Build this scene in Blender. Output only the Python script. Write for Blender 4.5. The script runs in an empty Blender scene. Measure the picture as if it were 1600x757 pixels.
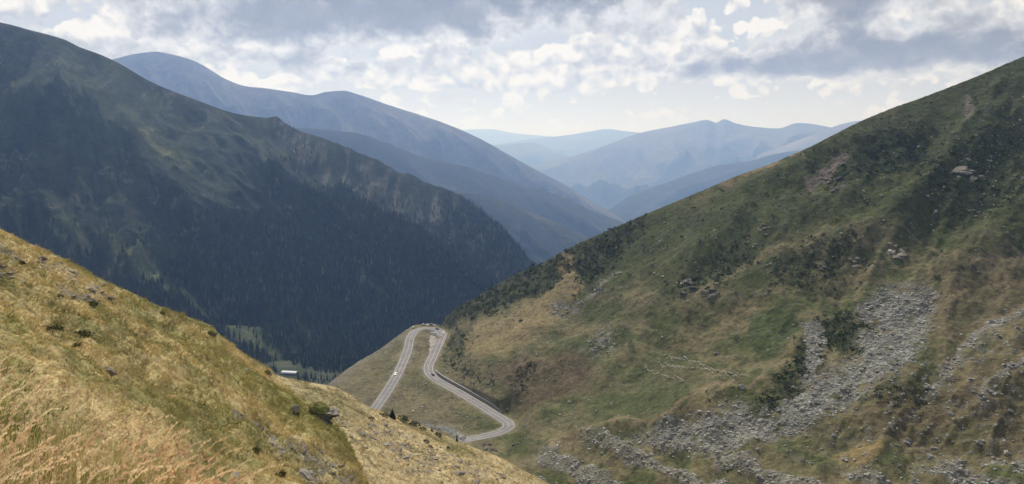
import bpy, bmesh, math, random
import numpy as np
from math import radians

random.seed(7)
rng = np.random.default_rng(7)
scene = bpy.context.scene
COL = scene.collection

# ------------------------------------------------------------------ camera
F = 1232.0                      # focal length in photograph pixels (1600 wide)
PITCH = math.atan(148.5 / F)
cam_data = bpy.data.cameras.new('camera')
cam_data.sensor_width = 36.0
cam_data.lens = 36.0 * F / 1600.0
cam_data.clip_start = 0.1
cam_data.clip_end = 200000.0
cam = bpy.data.objects.new('camera', cam_data)
cam.rotation_euler = (math.pi / 2 - PITCH, 0, 0)
COL.objects.link(cam)
scene.camera = cam

# ------------------------------------------------------------------ light
SUN_AZ = radians(-12)           # left of the view direction (+Y)
SUN_EL = radians(46)
SUN_STRENGTH = 4.4
SKY_STRENGTH = 0.10
HAZE_DENSITY = 9.6e-5

scene.view_settings.view_transform = 'Standard'
scene.view_settings.look = 'None'
scene.view_settings.gamma = 1.0
scene.view_settings.use_curve_mapping = False
scene.view_settings.exposure = 0.0
scene.render.engine = 'CYCLES'
scene.cycles.use_denoising = True
scene.cycles.max_bounces = 5
scene.cycles.diffuse_bounces = 2
scene.cycles.glossy_bounces = 1
scene.cycles.transmission_bounces = 2
scene.cycles.volume_bounces = 2
scene.cycles.transparent_max_bounces = 4

sun_dir = np.array([math.sin(SUN_AZ) * math.cos(SUN_EL), math.cos(SUN_AZ) * math.cos(SUN_EL), math.sin(SUN_EL)])
sd = bpy.data.lights.new('sun', 'SUN')
sd.energy = SUN_STRENGTH
sd.angle = radians(0.55)
sd.color = (1.0, 0.93, 0.82)
sun = bpy.data.objects.new('sun', sd)
from mathutils import Vector, Matrix, noise as mnoise
sun.rotation_euler = Vector(-sun_dir).to_track_quat('-Z', 'Y').to_euler()
sun.location = (0, 0, 500)
COL.objects.link(sun)


class NT:
    """tiny helper for writing shader-node arithmetic"""
    def __init__(self, tree):
        self.t = tree

    def node(self, kind, **kw):
        n = self.t.nodes.new(kind)
        for k, v in kw.items():
            setattr(n, k, v)
        return n

    def put(self, sock, v):
        if hasattr(v, 'is_output') or isinstance(v, bpy.types.NodeSocket):
            self.t.links.new(v, sock)
        else:
            sock.default_value = v

    def m(self, op, a, b=None, c=None, clamp=False):
        n = self.node('ShaderNodeMath', operation=op, use_clamp=clamp)
        self.put(n.inputs[0], a)
        if b is not None:
            self.put(n.inputs[1], b)
        if c is not None:
            self.put(n.inputs[2], c)
        return n.outputs[0]

    def add(self, a, b): return self.m('ADD', a, b)
    def sub(self, a, b): return self.m('SUBTRACT', a, b)
    def mul(self, a, b): return self.m('MULTIPLY', a, b)

    def smooth(self, x, lo, hi, a=0.0, b=1.0):
        n = self.node('ShaderNodeMapRange', interpolation_type='SMOOTHSTEP')
        self.put(n.inputs['Value'], x)
        self.put(n.inputs['From Min'], lo)
        self.put(n.inputs['From Max'], hi)
        self.put(n.inputs['To Min'], a)
        self.put(n.inputs['To Max'], b)
        return n.outputs[0]

    def vec(self, x, y, z=0.0):
        n = self.node('ShaderNodeCombineXYZ')
        self.put(n.inputs[0], x); self.put(n.inputs[1], y); self.put(n.inputs[2], z)
        return n.outputs[0]

    def noise(self, v, scale, detail=4.0, rough=0.5, dist=0.0, lac=2.0):
        n = self.node('ShaderNodeTexNoise')
        self.put(n.inputs['Vector'], v)
        n.inputs['Scale'].default_value = scale
        n.inputs['Detail'].default_value = detail
        n.inputs['Roughness'].default_value = rough
        n.inputs['Lacunarity'].default_value = lac
        n.inputs['Distortion'].default_value = dist
        return n.outputs[0]

    def mix(self, f, a, b, blend='MIX'):
        n = self.node('ShaderNodeMix', data_type='RGBA', blend_type=blend)
        self.put(n.inputs[0], f)
        for s, v in ((n.inputs[6], a), (n.inputs[7], b)):
            if isinstance(v, tuple) and len(v) == 3:
                v = v + (1.0,)
            self.put(s, v)
        return n.outputs[2]


def build_world():
    w = bpy.data.worlds.new('World')
    scene.world = w
    w.use_nodes = True
    w.cycles.sampling_method = 'MANUAL'
    w.cycles.sample_map_resolution = 256
    t = w.node_tree
    t.nodes.clear()
    n = NT(t)
    out = n.node('ShaderNodeOutputWorld')
    bg = n.node('ShaderNodeBackground')
    bg.inputs['Strength'].default_value = SKY_STRENGTH
    t.links.new(bg.outputs[0], out.inputs['Surface'])
    sky = n.node('ShaderNodeTexSky', sky_type='NISHITA')
    sky.sun_disc = False
    sky.sun_elevation = SUN_EL
    sky.sun_rotation = SUN_AZ
    sky.altitude = 2000
    sky.air_density = 1.0
    sky.dust_density = 1.5
    tc = n.node('ShaderNodeTexCoord')
    sep = n.node('ShaderNodeSeparateXYZ')
    t.links.new(tc.outputs['Generated'], sep.inputs[0])
    X, Y, Z = sep.outputs
    az = n.m('ARCTAN2', X, Y)
    el = n.m('ARCSINE', Z)
    # clouds grow towards the zenith
    ele = n.m('DIVIDE', el, n.add(1.0, n.mul(n.m('ABSOLUTE', el), 1.6)))
    q = n.vec(az, ele, 0.0)

    def noise2(v, scale, detail, rough, col=False):
        k = n.node('ShaderNodeTexNoise', noise_dimensions='2D')
        t.links.new(v, k.inputs['Vector'])
        k.inputs['Scale'].default_value = scale
        k.inputs['Detail'].default_value = detail
        k.inputs['Roughness'].default_value = rough
        return k.outputs['Color' if col else 0]

    def vop(op, a, b=None, c=None):
        k = n.node('ShaderNodeVectorMath', operation=op)
        for i, x in enumerate((a, b, c)):
            if x is not None:
                n.put(k.inputs[i], x)
        return k.outputs['Value' if op in ('DOT_PRODUCT', 'LENGTH') else 'Vector']

    # cloud banks, given as the direction in which each stands, its half widths and how dense it is
    def bank(px, py, rx, ry, wgt):
        a0 = math.atan((px - 800) / F)
        e0 = math.atan((230 - py) / F * math.cos(a0))
        e0 = e0 / (1 + abs(e0) * 1.6)
        d = vop('MULTIPLY_ADD', q, (F / rx, F * 1.25 / ry, 0), (-a0 * F / rx, -e0 * F * 1.25 / ry, 0))
        return n.mul(n.m('POWER', 0.3679, vop('DOT_PRODUCT', d, d)), wgt)

    def total(lst):
        s = bank(*lst[0])
        for b in lst[1:]:
            s = n.add(s, bank(*b))
        return s

    wcol = noise2(vop('MULTIPLY', q, (1.0, 1.4, 0)), 26.0, 4.0, 0.6, True)
    qw = vop('MULTIPLY_ADD', wcol, (.016, .012, 0), vop('ADD', q, (-.008, -.006, 0)))

    # heaped white cumulus
    cb = total([(1062, 78, 50, 24, .30), (955, 92, 60, 36, .22), (790, 106, 150, 34, .22), (1025, 22, 36, 18, .24), (235, 60, 90, 40, .16), (70, 25, 130, 40, .12),
                (1450, 112, 190, 26, .16), (1235, 14, 60, 20, .20), (560, 77, 30, 8, .24), (1470, 26, 110, 18, .22), (560, 118, 220, 20, .18), (330, 100, 90, 30, .14), (640, 78, 20, 7, .22), (1140, 15, 24, 14, .2), (900, 132, 320, 12, .16)])

    def cum(off):
        v = vop('MULTIPLY_ADD', qw, (1.0, 1.75, 0), (off[0], off[1] * 1.75, 0))
        big = noise2(v, 15.0, 2.0, 0.5)
        fine = noise2(v, 60.0, 4.0, 0.6)

        def puffs(scale):
            vor = n.node('ShaderNodeTexVoronoi', feature='F1', voronoi_dimensions='2D')
            t.links.new(v, vor.inputs['Vector'])
            vor.inputs['Scale'].default_value = scale
            return n.sub(0.55, n.mul(vor.outputs['Distance'], vor.outputs['Distance']))
        p = n.add(n.mul(puffs(34.0), 0.26), n.mul(puffs(82.0), 0.13))
        return n.add(n.add(n.mul(big, 0.58), n.mul(fine, 0.15)), n.mul(p, 0.86))

    d0 = n.add(cum((3.1, 7.3)), cb)
    d1 = n.add(cum((3.096, 7.309)), cb)
    mask_c = n.smooth(d0, 0.55, 0.595)
    lit = n.m('ADD', n.mul(n.sub(d0, d1), 4.4), 0.60, clamp=True)
    ccol = n.mix(lit, (4.9, 5.0, 5.4), (9.6, 9.2, 8.7))

    # grey flat-bottomed layer
    gb = total([(700, 22, 230, 40, .50), (430, 26, 200, 38, .42), (930, -8, 160, 12, .3), (1420, 90, 250, 28, .48), (1310, 12, 54, 18, .40), (1120, 112, 130, 14, .30), (120, 90, 170, 34, .24), (1590, 45, 110, 40, .22), (560, 108, 160, 14, .20)])
    vg = vop('MULTIPLY_ADD', qw, (1.0, 2.2, 0), (1.7, 4.9, 0))
    gfine = noise2(vg, 24.0, 6.0, 0.6)
    g0 = n.add(n.add(n.mul(noise2(vg, 6.5, 1.0, 0.5), 0.45), n.mul(gfine, 0.55)), gb)
    mask_g = n.smooth(g0, 0.56, 0.70)
    gt = n.smooth(g0, 0.58, 0.98)
    gcol = n.mix(gt, (7.2, 7.2, 7.3), (2.3, 2.25, 2.35))
    tex = n.smooth(gfine, 0.32, 0.68, 1.2, 0.86)
    gcol = n.mix(1.0, gcol, n.vec(tex, tex, tex), 'MULTIPLY')

    # thin veil that whitens the sky towards the horizon
    veil = n.smooth(el, 0.0, 0.4, 0.94, 0.6)
    base = n.mix(veil, sky.outputs[0], (5.8, 5.85, 6.0))
    c = n.mix(n.mul(mask_c, 0.95), base, ccol)
    c = n.mix(n.mul(mask_g, 0.9), c, gcol)
    low = n.smooth(el, 0.0, 0.10, 1.0, 0.0)
    c = n.mix(n.mul(low, 0.9), c, (8.3, 8.05, 7.7))
    below = n.smooth(el, -0.03, -0.01, 1.0, 0.0)
    c = n.mix(below, c, (1.2, 1.4, 1.5))
    t.links.new(c, bg.inputs['Color'])


build_world()

# ------------------------------------------------------------------ maths helpers
def unproj(px, py, D):
    px = np.asarray(px, float); py = np.asarray(py, float); D = np.asarray(D, float)
    cx = (px - 800) / F
    cy = (378.5 - py) / F
    yy = math.cos(PITCH) + cy * math.sin(PITCH)
    zz = -math.sin(PITCH) + cy * math.cos(PITCH)
    s = D / yy
    return np.stack([cx * s, D * np.ones_like(s), zz * s], -1)


def proj(P):
    P = np.asarray(P, float)
    f = P[..., 1] * math.cos(PITCH) - P[..., 2] * math.sin(PITCH)
    u = P[..., 1] * math.sin(PITCH) + P[..., 2] * math.cos(PITCH)
    return 800 + F * P[..., 0] / f, 378.5 - F * u / f


_perm = np.random.default_rng(11).permutation(512).astype(np.int64)
_g2 = np.random.default_rng(12).normal(size=(512, 2))
_g2 /= np.linalg.norm(_g2, axis=1, keepdims=True)
_g3 = np.random.default_rng(13).normal(size=(512, 3))
_g3 /= np.linalg.norm(_g3, axis=1, keepdims=True)


def pnoise(x, y):
    x = np.asarray(x, float); y = np.asarray(y, float)
    xi = np.floor(x).astype(np.int64); yi = np.floor(y).astype(np.int64)
    xf = x - xi; yf = y - yi
    u = xf * xf * xf * (xf * (xf * 6 - 15) + 10)
    v = yf * yf * yf * (yf * (yf * 6 - 15) + 10)
    def g(ix, iy, dx, dy):
        h = _perm[(_perm[ix & 511] + iy) & 511]
        gg = _g2[h]
        return gg[..., 0] * dx + gg[..., 1] * dy
    a = g(xi, yi, xf, yf); b = g(xi + 1, yi, xf - 1, yf)
    c = g(xi, yi + 1, xf, yf - 1); d = g(xi + 1, yi + 1, xf - 1, yf - 1)
    return 1.5 * ((a * (1 - u) + b * u) * (1 - v) + (c * (1 - u) + d * u) * v)


def fbm(x, y, octv=5, gain=0.5, lac=2.03, seed=0.0):
    s = 0; a = 1; t = 0
    for i in range(octv):
        s = s + a * pnoise(x + seed * 17.3 + i * 5.7, y - seed * 9.1 + i * 3.1)
        t += a
        a *= gain; x = x * lac; y = y * lac
    return s / t * 1.4


def ridged(x, y, octv=5, gain=0.5, lac=2.07, seed=0.0):
    s = 0; a = 1; t = 0; w = 1.0
    for i in range(octv):
        n = 1 - np.abs(pnoise(x + seed * 7.7 + i * 4.3, y + seed * 3.9 - i * 2.9)) * 1.6
        n = np.clip(n, 0, 1) ** 2
        s = s + a * n * w
        w = np.clip(n * 1.6, 0, 1)
        t += a
        a *= gain; x = x * lac; y = y * lac
    return s / t


def sstep(x, a, b):
    t = np.clip((x - a) / (b - a), 0, 1)
    return t * t * (3 - 2 * t)


def pchip(xk, yk, x):
    """monotone cubic; yk may have trailing dims"""
    xk = np.asarray(xk, float); yk = np.asarray(yk, float)
    h = np.diff(xk)
    sh = (-1,) + (1,) * (yk.ndim - 1)
    hh = h.reshape(sh)
    d = np.diff(yk, axis=0) / hh
    m = np.zeros_like(yk)
    m[0] = d[0]; m[-1] = d[-1]
    if len(xk) > 2:
        w1 = 2 * hh[1:] + hh[:-1]; w2 = hh[1:] + 2 * hh[:-1]
        with np.errstate(divide='ignore', invalid='ignore'):
            hm = (w1 + w2) / (w1 / d[:-1] + w2 / d[1:])
        m[1:-1] = np.where(d[:-1] * d[1:] > 0, np.nan_to_num(hm), 0)
    x = np.asarray(x, float)
    i = np.clip(np.searchsorted(xk, x) - 1, 0, len(h) - 1)
    t = ((x - xk[i]) / h[i]).reshape(sh)
    hi = h[i].reshape(sh)
    return ((1 + 2 * t) * (1 - t) ** 2 * yk[i] + t * (1 - t) ** 2 * hi * m[i]
            + t * t * (3 - 2 * t) * yk[i + 1] + t * t * (t - 1) * hi * m[i + 1])


def inpoly(px, py, poly):
    res = np.zeros(np.shape(px), bool)
    n = len(poly)
    for i in range(n):
        x1, y1 = poly[i]; x2, y2 = poly[(i + 1) % n]
        cond = (y1 > py) != (y2 > py)
        with np.errstate(divide='ignore', invalid='ignore'):
            xi = (x2 - x1) * (py - y1) / ((y2 - y1) if y2 != y1 else 1e-9) + x1
        res ^= cond & (px < xi)
    return res


def softpoly(px, py, poly, soft):
    """0..1 inside measure with soft edge (photograph pixels)"""
    dmin = np.full(np.shape(px), 1e9)
    n = len(poly)
    for i in range(n):
        x1, y1 = poly[i]; x2, y2 = poly[(i + 1) % n]
        ex, ey = x2 - x1, y2 - y1
        L = ex * ex + ey * ey + 1e-9
        t = np.clip(((px - x1) * ex + (py - y1) * ey) / L, 0, 1)
        dmin = np.minimum(dmin, np.hypot(px - x1 - t * ex, py - y1 - t * ey))
    sgn = np.where(inpoly(px, py, poly), dmin, -dmin)
    return sstep(sgn, -soft, soft)


def polyline_dist(px, py, line):
    dmin = np.full(np.shape(px), 1e9)
    for (x1, y1), (x2, y2) in zip(line[:-1], line[1:]):
        ex, ey = x2 - x1, y2 - y1
        L = ex * ex + ey * ey + 1e-9
        t = np.clip(((px - x1) * ex + (py - y1) * ey) / L, 0, 1)
        dmin = np.minimum(dmin, np.hypot(px - x1 - t * ex, py - y1 - t * ey))
    return dmin


def loft(rows, ncol, nrow, vk=None, vbias=None):
    """rows: lists of (px, py, D) from the skyline towards the camera -> grid of px, py, D"""
    s = np.linspace(0, 1, ncol)
    R = []
    for row in rows:
        a = np.array(row, float)
        px = a[0, 0] + (a[-1, 0] - a[0, 0]) * s
        py = pchip(a[:, 0], a[:, 1], px)
        lD = pchip(a[:, 0], np.log(a[:, 2]), px)
        R.append(np.stack([px, py, lD], -1))
    R = np.array(R)
    k = np.arange(len(rows), dtype=float) if vk is None else np.array(vk, float)
    v = np.linspace(k[0], k[-1], nrow) if vbias is None else vbias
    G = pchip(k, R, v)
    return G[..., 0], G[..., 1], np.exp(G[..., 2])


def back_rows(P, n, step, drops):
    """rows behind the skyline that fall away from the viewer"""
    rows = []
    for k in range(n, 0, -1):
        q = P[0].copy()
        q[:, 1] += step * k
        q[:, 0] *= (1 + step * k / np.maximum(P[0][:, 1], 1))
        q[:, 2] -= drops * step * (k ** 1.15)
        rows.append(q)
    return np.concatenate([np.array(rows), P], 0)


def tag(o, label=None, cat=None, group=None, kind=None):
    if label: o['label'] = label
    if cat: o['category'] = cat
    if group: o['group'] = group
    if kind: o['kind'] = kind
    return o


def mesh_from(name, V, Fc, mat, col=None, smooth=True, parent=None, link=True, tri=False):
    """V (n,3), Fc (m,k) int array of faces with equal side count"""
    V = np.asarray(V, np.float32); Fc = np.asarray(Fc, np.int32)
    me = bpy.data.meshes.new(name)
    me.vertices.add(len(V)); me.vertices.foreach_set('co', V.ravel())
    k = Fc.shape[1]
    me.loops.add(Fc.size); me.loops.foreach_set('vertex_index', Fc.ravel())
    me.polygons.add(len(Fc))
    me.polygons.foreach_set('loop_start', np.arange(0, Fc.size, k, dtype=np.int32))
    me.polygons.foreach_set('loop_total', np.full(len(Fc), k, np.int32))
    me.polygons.foreach_set('use_smooth', np.full(len(Fc), smooth, bool))
    if col is not None:
        c = np.ones((len(V), 4), np.float32)
        c[:, :3] = col
        at = me.color_attributes.new('Col', 'FLOAT_COLOR', 'POINT')
        at.data.foreach_set('color', c.ravel())
    me.update(calc_edges=True)
    me.validate()
    if mat is not None:
        me.materials.append(mat)
    if not link:
        return me
    o = bpy.data.objects.new(name, me)
    COL.objects.link(o)
    if parent is not None:
        o.parent = parent
    return o


def grid_mesh(name, P, mat, col=None, smooth=True, parent=None):
    r, c = P.shape[:2]
    idx = np.arange(r * c).reshape(r, c)
    Fc = np.stack([idx[:-1, :-1], idx[1:, :-1], idx[1:, 1:], idx[:-1, 1:]], -1).reshape(-1, 4)
    return mesh_from(name, P.reshape(-1, 3), Fc, mat, None if col is None else np.asarray(col).reshape(-1, 3), smooth, parent)


def grid_normals(P):
    du = np.gradient(P, axis=1); dv = np.gradient(P, axis=0)
    n = np.cross(dv, du)
    n /= np.linalg.norm(n, axis=-1, keepdims=True) + 1e-9
    n[n[..., 2] < 0] *= -1
    return n


def sample(A, r, c):
    """bilinear sample of grid A at fractional rows, cols"""
    r0 = np.clip(np.floor(r).astype(int), 0, A.shape[0] - 2); c0 = np.clip(np.floor(c).astype(int), 0, A.shape[1] - 2)
    fr = r - r0; fc = c - c0
    if A.ndim == 3:
        fr = fr[:, None]; fc = fc[:, None]
    return (A[r0, c0] * (1 - fr) * (1 - fc) + A[r0 + 1, c0] * fr * (1 - fc)
            + A[r0, c0 + 1] * (1 - fr) * fc + A[r0 + 1, c0 + 1] * fr * fc)


class Surf:
    """a terrain sheet that things can be set down on"""
    def __init__(self, P, px, py):
        self.P = P; self.px = px; self.py = py
        qx, qy = proj(P)
        self.qx = qx; self.qy = qy

    def at(self, px, py):
        """the vertex of the sheet seen nearest to that direction"""
        d = (self.qx - px) ** 2 + (self.qy - py) ** 2
        # nearest to the viewer among those close in view
        m = d < max(9.0, d.min() * 1.5 + 1)
        dist = np.where(m, self.P[..., 1] + d * 0.01, 1e9)
        i = np.unravel_index(np.argmin(dist), d.shape)
        return self.P[i].copy()

    def ground(self, x, y):
        d = (self.P[..., 0] - x) ** 2 + (self.P[..., 1] - y) ** 2
        i = np.unravel_index(np.argmin(d), d.shape)
        return float(self.P[i][2])


def mixc(c, col, f):
    f = np.asarray(f)[..., None]
    return c * (1 - f) + np.array(col) * f


# ------------------------------------------------------------------ materials
def new_mat(name):
    m = bpy.data.materials.new(name)
    m.use_nodes = True
    t = m.node_tree
    t.nodes.clear()
    n = NT(t)
    out = n.node('ShaderNodeOutputMaterial')
    return m, t, n, out


def terrain_mat(name, scales=((0.35, .35), (2.2, .3)), bump=((0.6, 0.5),), rough=0.95, spec=0.08, tint=None):
    """vertex colour broken up by noise at several sizes, with fine relief"""
    m, t, n, out = new_mat(name)
    bs = n.node('ShaderNodeBsdfPrincipled')
    at = n.node('ShaderNodeAttribute', attribute_name='Col')
    tc = n.node('ShaderNodeTexCoord')
    c = at.outputs['Color']
    for sc, amt in scales:
        v = n.noise(tc.outputs['Object'], sc, 5.0, 0.6)
        f = n.smooth(v, 0.28, 0.72, 1 - amt, 1 + amt)
        c = n.mix(1.0, c, n.vec(f, f, f), 'MULTIPLY')
    if tint:
        v = n.noise(tc.outputs['Object'], tint[0], 4.0, 0.6)
        f = n.smooth(v, 0.4, 0.7, 0, tint[2])
        c = n.mix(f, c, n.mix(1.0, c, tint[1], 'MULTIPLY'))
    t.links.new(c, bs.inputs['Base Color'])
    bs.inputs['Roughness'].default_value = rough
    bs.inputs['Specular IOR Level'].default_value = spec
    h = None
    for sc, amp in bump:
        v = n.mul(n.noise(tc.outputs['Object'], sc, 6.0, 0.62), amp)
        h = v if h is None else n.add(h, v)
    if h is not None:
        b = n.node('ShaderNodeBump')
        b.inputs['Strength'].default_value = 1.0
        b.inputs['Distance'].default_value = 1.0
        t.links.new(h, b.inputs['Height'])
        t.links.new(b.outputs[0], bs.inputs['Normal'])
    t.links.new(bs.outputs[0], out.inputs['Surface'])
    return m


def simple_mat(name, col, rough=0.9, spec=0.2, var=0.25, scale=3.0, bump=0.0, metallic=0.0, coat=0.0, second=None, transl=0.0, use_attr=False):
    m, t, n, out = new_mat(name)
    bs = n.node('ShaderNodeBsdfPrincipled')
    tc = n.node('ShaderNodeTexCoord')
    if use_attr:
        c = n.node('ShaderNodeAttribute', attribute_name='Col').outputs['Color']
    else:
        rgb = n.node('ShaderNodeRGB'); rgb.outputs[0].default_value = tuple(col) + (1,)
        c = rgb.outputs[0]
    v = n.noise(tc.outputs['Object'], scale, 5.0, 0.6)
    if second is not None:
        c = n.mix(n.smooth(n.noise(tc.outputs['Object'], scale * 0.45, 4.0, 0.6), 0.45, 0.62), c, tuple(second))
    f = n.smooth(v, 0.25, 0.75, 1 - var, 1 + var)
    c = n.mix(1.0, c, n.vec(f, f, f), 'MULTIPLY')
    # every copy a little lighter or darker than its neighbour
    oi = n.node('ShaderNodeObjectInfo')
    rv = n.smooth(oi.outputs['Random'], 0.0, 1.0, 1 - var * 0.5, 1 + var * 0.5)
    c = n.mix(1.0, c, n.vec(rv, rv, rv), 'MULTIPLY')
    t.links.new(c, bs.inputs['Base Color'])
    bs.inputs['Roughness'].default_value = rough
    bs.inputs['Specular IOR Level'].default_value = spec
    bs.inputs['Metallic'].default_value = metallic
    bs.inputs['Coat Weight'].default_value = coat
    if bump:
        b = n.node('ShaderNodeBump')
        b.inputs['Strength'].default_value = 0.8
        b.inputs['Distance'].default_value = bump
        t.links.new(n.noise(tc.outputs['Object'], scale * 2.5, 6.0, 0.6), b.inputs['Height'])
        t.links.new(b.outputs[0], bs.inputs['Normal'])
    sh = bs.outputs[0]
    if transl:
        tr = n.node('ShaderNodeBsdfTranslucent')
        t.links.new(c, tr.inputs['Color'])
        mx = n.node('ShaderNodeMixShader')
        mx.inputs[0].default_value = transl
        t.links.new(sh, mx.inputs[1]); t.links.new(tr.outputs[0], mx.inputs[2])
        sh = mx.outputs[0]
    t.links.new(sh, out.inputs['Surface'])
    return m


M = {}
M['hill'] = terrain_mat('hillside_turf', ((0.06, .22), (0.4, .28), (2.0, .3)), ((0.25, 1.2), (1.3, .45)))
M['slope'] = terrain_mat('near_turf', ((0.15, .2), (1.2, .28), (7.0, .38)), ((1.0, .18), (5.0, .12)))
M['mountain'] = terrain_mat('mountain_turf', ((0.012, .25), (0.06, .35), (0.3, .35)), ((0.05, 6.0), (0.25, 2.0)))
M['ridge'] = terrain_mat('far_ridge', ((0.0025, .2), (0.012, .3), (0.05, .3)), ((0.012, 14.0), (0.05, 6.0)))
M['floor'] = terrain_mat('valley_meadow', ((0.02, .25), (0.2, .3)), ((0.3, .4),))
M['rock'] = simple_mat('grey_rock', (.27, .25, .215), .92, .15, .4, 0.9, .25, second=(.19, .168, .135))
M['rock_pale'] = simple_mat('pale_scree_rock', (.27, .265, .24), .92, .15, .45, 0.35, .12, second=(.17, .165, .145))
M['rock_dark'] = simple_mat('dark_rock', (.12, .112, .10), .9, .15, .5, 1.2, .3, second=(.20, .18, .15))
M['moss'] = simple_mat('grass_cap', (.12, .125, .04), .95, .05, .4, 3.0, .1, second=(.24, .20, .08))
M['needle'] = simple_mat('spruce_needles', (.020, .034, .020), .9, .1, .4, 1.5)
M['needle_far'] = simple_mat('forest_needles', (.016, .028, .022), .95, .05, .4, .05, use_attr=True)
M['shrub'] = simple_mat('shrub_leaves', (.062, .07, .026), .95, .05, .45, 2.0)
M['juniper'] = simple_mat('juniper_cover', (.03, .04, .018), .95, .05, .4, .3, use_attr=True)
M['bark'] = simple_mat('bark', (.09, .065, .045), .95, .05, .3, 6.0)
M['asphalt'] = simple_mat('worn_asphalt', (.22, .208, .208), .85, .2, .2, .22, 0.0, second=(.185, .175, .175))
M['shoulder'] = simple_mat('gravel_shoulder', (.22, .20, .175), .95, .1, .22, .8)
M['gravel'] = simple_mat('layby_gravel', (.30, .275, .25), .95, .1, .2, .5)
M['paint'] = simple_mat('white_road_paint', (.60, .60, .58), .7, .2, .15, 2.0)
M['concrete'] = simple_mat('stained_concrete', (.21, .20, .18), .9, .15, .35, .6, .05)
M['coping'] = simple_mat('pale_coping', (.34, .33, .31), .9, .15, .25, 1.0)
M['grass_tall'] = simple_mat('tall_grass', (1, 1, 1), .7, .15, .12, 2.0, transl=.45, use_attr=True)
M['grass_tuft'] = simple_mat('turf_tufts', (1, 1, 1), .85, .08, .2, .4, transl=.35, use_attr=True)
M['wool'] = simple_mat('sheep_wool', (.66, .62, .54), .95, .05, .15, 6.0)
M['glass'] = simple_mat('car_glass', (.02, .025, .03), .12, .6, .05, 3.0)
M['tyre'] = simple_mat('tyre_rubber', (.02, .02, .02), .9, .2, .1, 4.0)
M['lamp'] = simple_mat('lamp_lens', (.6, .6, .58), .2, .5, .05, 4.0)
M['tail'] = simple_mat('tail_lens', (.35, .03, .03), .3, .5, .05, 4.0)
for nm, c in (('white', (.62, .62, .62)), ('black', (.015, .016, .018)), ('silver', (.42, .47, .52)), ('grey', (.10, .105, .115))):
    M['paint_' + nm] = simple_mat('car_paint_' + nm, c, .35, .5, .05, 3.0, coat=.4)
M['timber'] = simple_mat('barn_timber', (.16, .13, .10), .9, .1, .3, 1.5)
M['tin'] = simple_mat('tin_roof', (.32, .35, .39), .5, .4, .12, .8, metallic=.2)
M['dark'] = simple_mat('dark_opening', (.015, .015, .016), .9, .1, .1, 1.0)
M['water'] = simple_mat('stream_water', (.10, .11, .11), .15, .5, .3, .6)

# ------------------------------------------------------------------ far ridges
def ridge(name, label, crest, D_back, base_py, D_front, ncol, nrow, amp, wl, seed, colour, colour2, forest=(0.04, 0.06, 0.045), slant=0.6, zfloor=-480, far=1.0):
    """crest: (px, py, D) skyline; falls towards the viewer down to below the valley floor"""
    crest = [(x, y, d * far) for x, y, d in crest]
    D_front = [d * far for d in D_front]
    amp *= far; wl *= far; zfloor *= far
    a = np.array(crest, float)
    lo = [(x, b, d) for (x, _, _), b, d in zip(crest, base_py, D_front)]
    s = np.linspace(0, 1, ncol)
    px = a[0, 0] + (a[-1, 0] - a[0, 0]) * s
    top = unproj(px, pchip(a[:, 0], a[:, 1], px), np.exp(pchip(a[:, 0], np.log(a[:, 2]), px)))
    b = np.array(lo, float)
    pb = px
    bot = unproj(pb, pchip(b[:, 0], b[:, 1], pb), np.exp(pchip(b[:, 0], np.log(b[:, 2]), pb)))
    bot[:, 2] = np.minimum(bot[:, 2], top[:, 2] - 30)
    v = np.linspace(0, 1, nrow)[:, None, None]
    prof = v ** 1.0
    P = top[None] * (1 - v) + bot[None] * v
    # convex shoulder, concave foot
    hgt = (top[:, 2] - bot[:, 2])[None]
    vv = v[..., 0]
    P[..., 2] = bot[None, :, 2] + hgt * (1 - (0.75 * vv + 0.25 * sstep(vv, 0, 1)))
    x = P[..., 0] / wl; y = P[..., 1] / wl
    env = sstep(vv, 0, 0.4) * (1 - .5 * sstep(vv, .7, 1.0))
    rid = ridged(x + slant * y, y * 0.55 - slant * 0.2 * x, 4, .42, seed=seed) - 0.85
    P[..., 2] += .85 * amp * rid * env
    P[..., 2] += amp * 0.012 * fbm(x * 9, y * 9, 3, seed=seed + 2) * (.3 + env)
    P = back_rows(P, 5, wl * 0.35, 0.35)
    # skirt that goes well below the valley floor
    q = P[-1].copy(); q[:, 2] = zfloor; q[:, 1] -= 60
    P = np.concatenate([P, q[None]], 0)
    v2 = np.concatenate([np.zeros(5), np.linspace(0, 1, nrow), [1.0]])[:, None]
    nrm = grid_normals(P)
    f1 = sstep(fbm(P[..., 0] / wl * 2, P[..., 1] / wl * 2, 5, seed=seed + 4) + (v2 - 0.38) * 2.6, -0.25, 0.35)
    C = np.zeros(P.shape) + np.array(colour)
    C = mixc(C, colour2, sstep(fbm(P[..., 0] / wl, P[..., 1] / wl, 4, seed=seed + 5), -0.1, 0.4))
    C = mixc(C, forest, f1)
    C = C * .68  # cloud shade on the ridges, put into their colours
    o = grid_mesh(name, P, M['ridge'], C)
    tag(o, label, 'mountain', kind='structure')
    return P


GR = (.13, .125, .06); GR2 = (.19, .16, .09)
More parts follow.
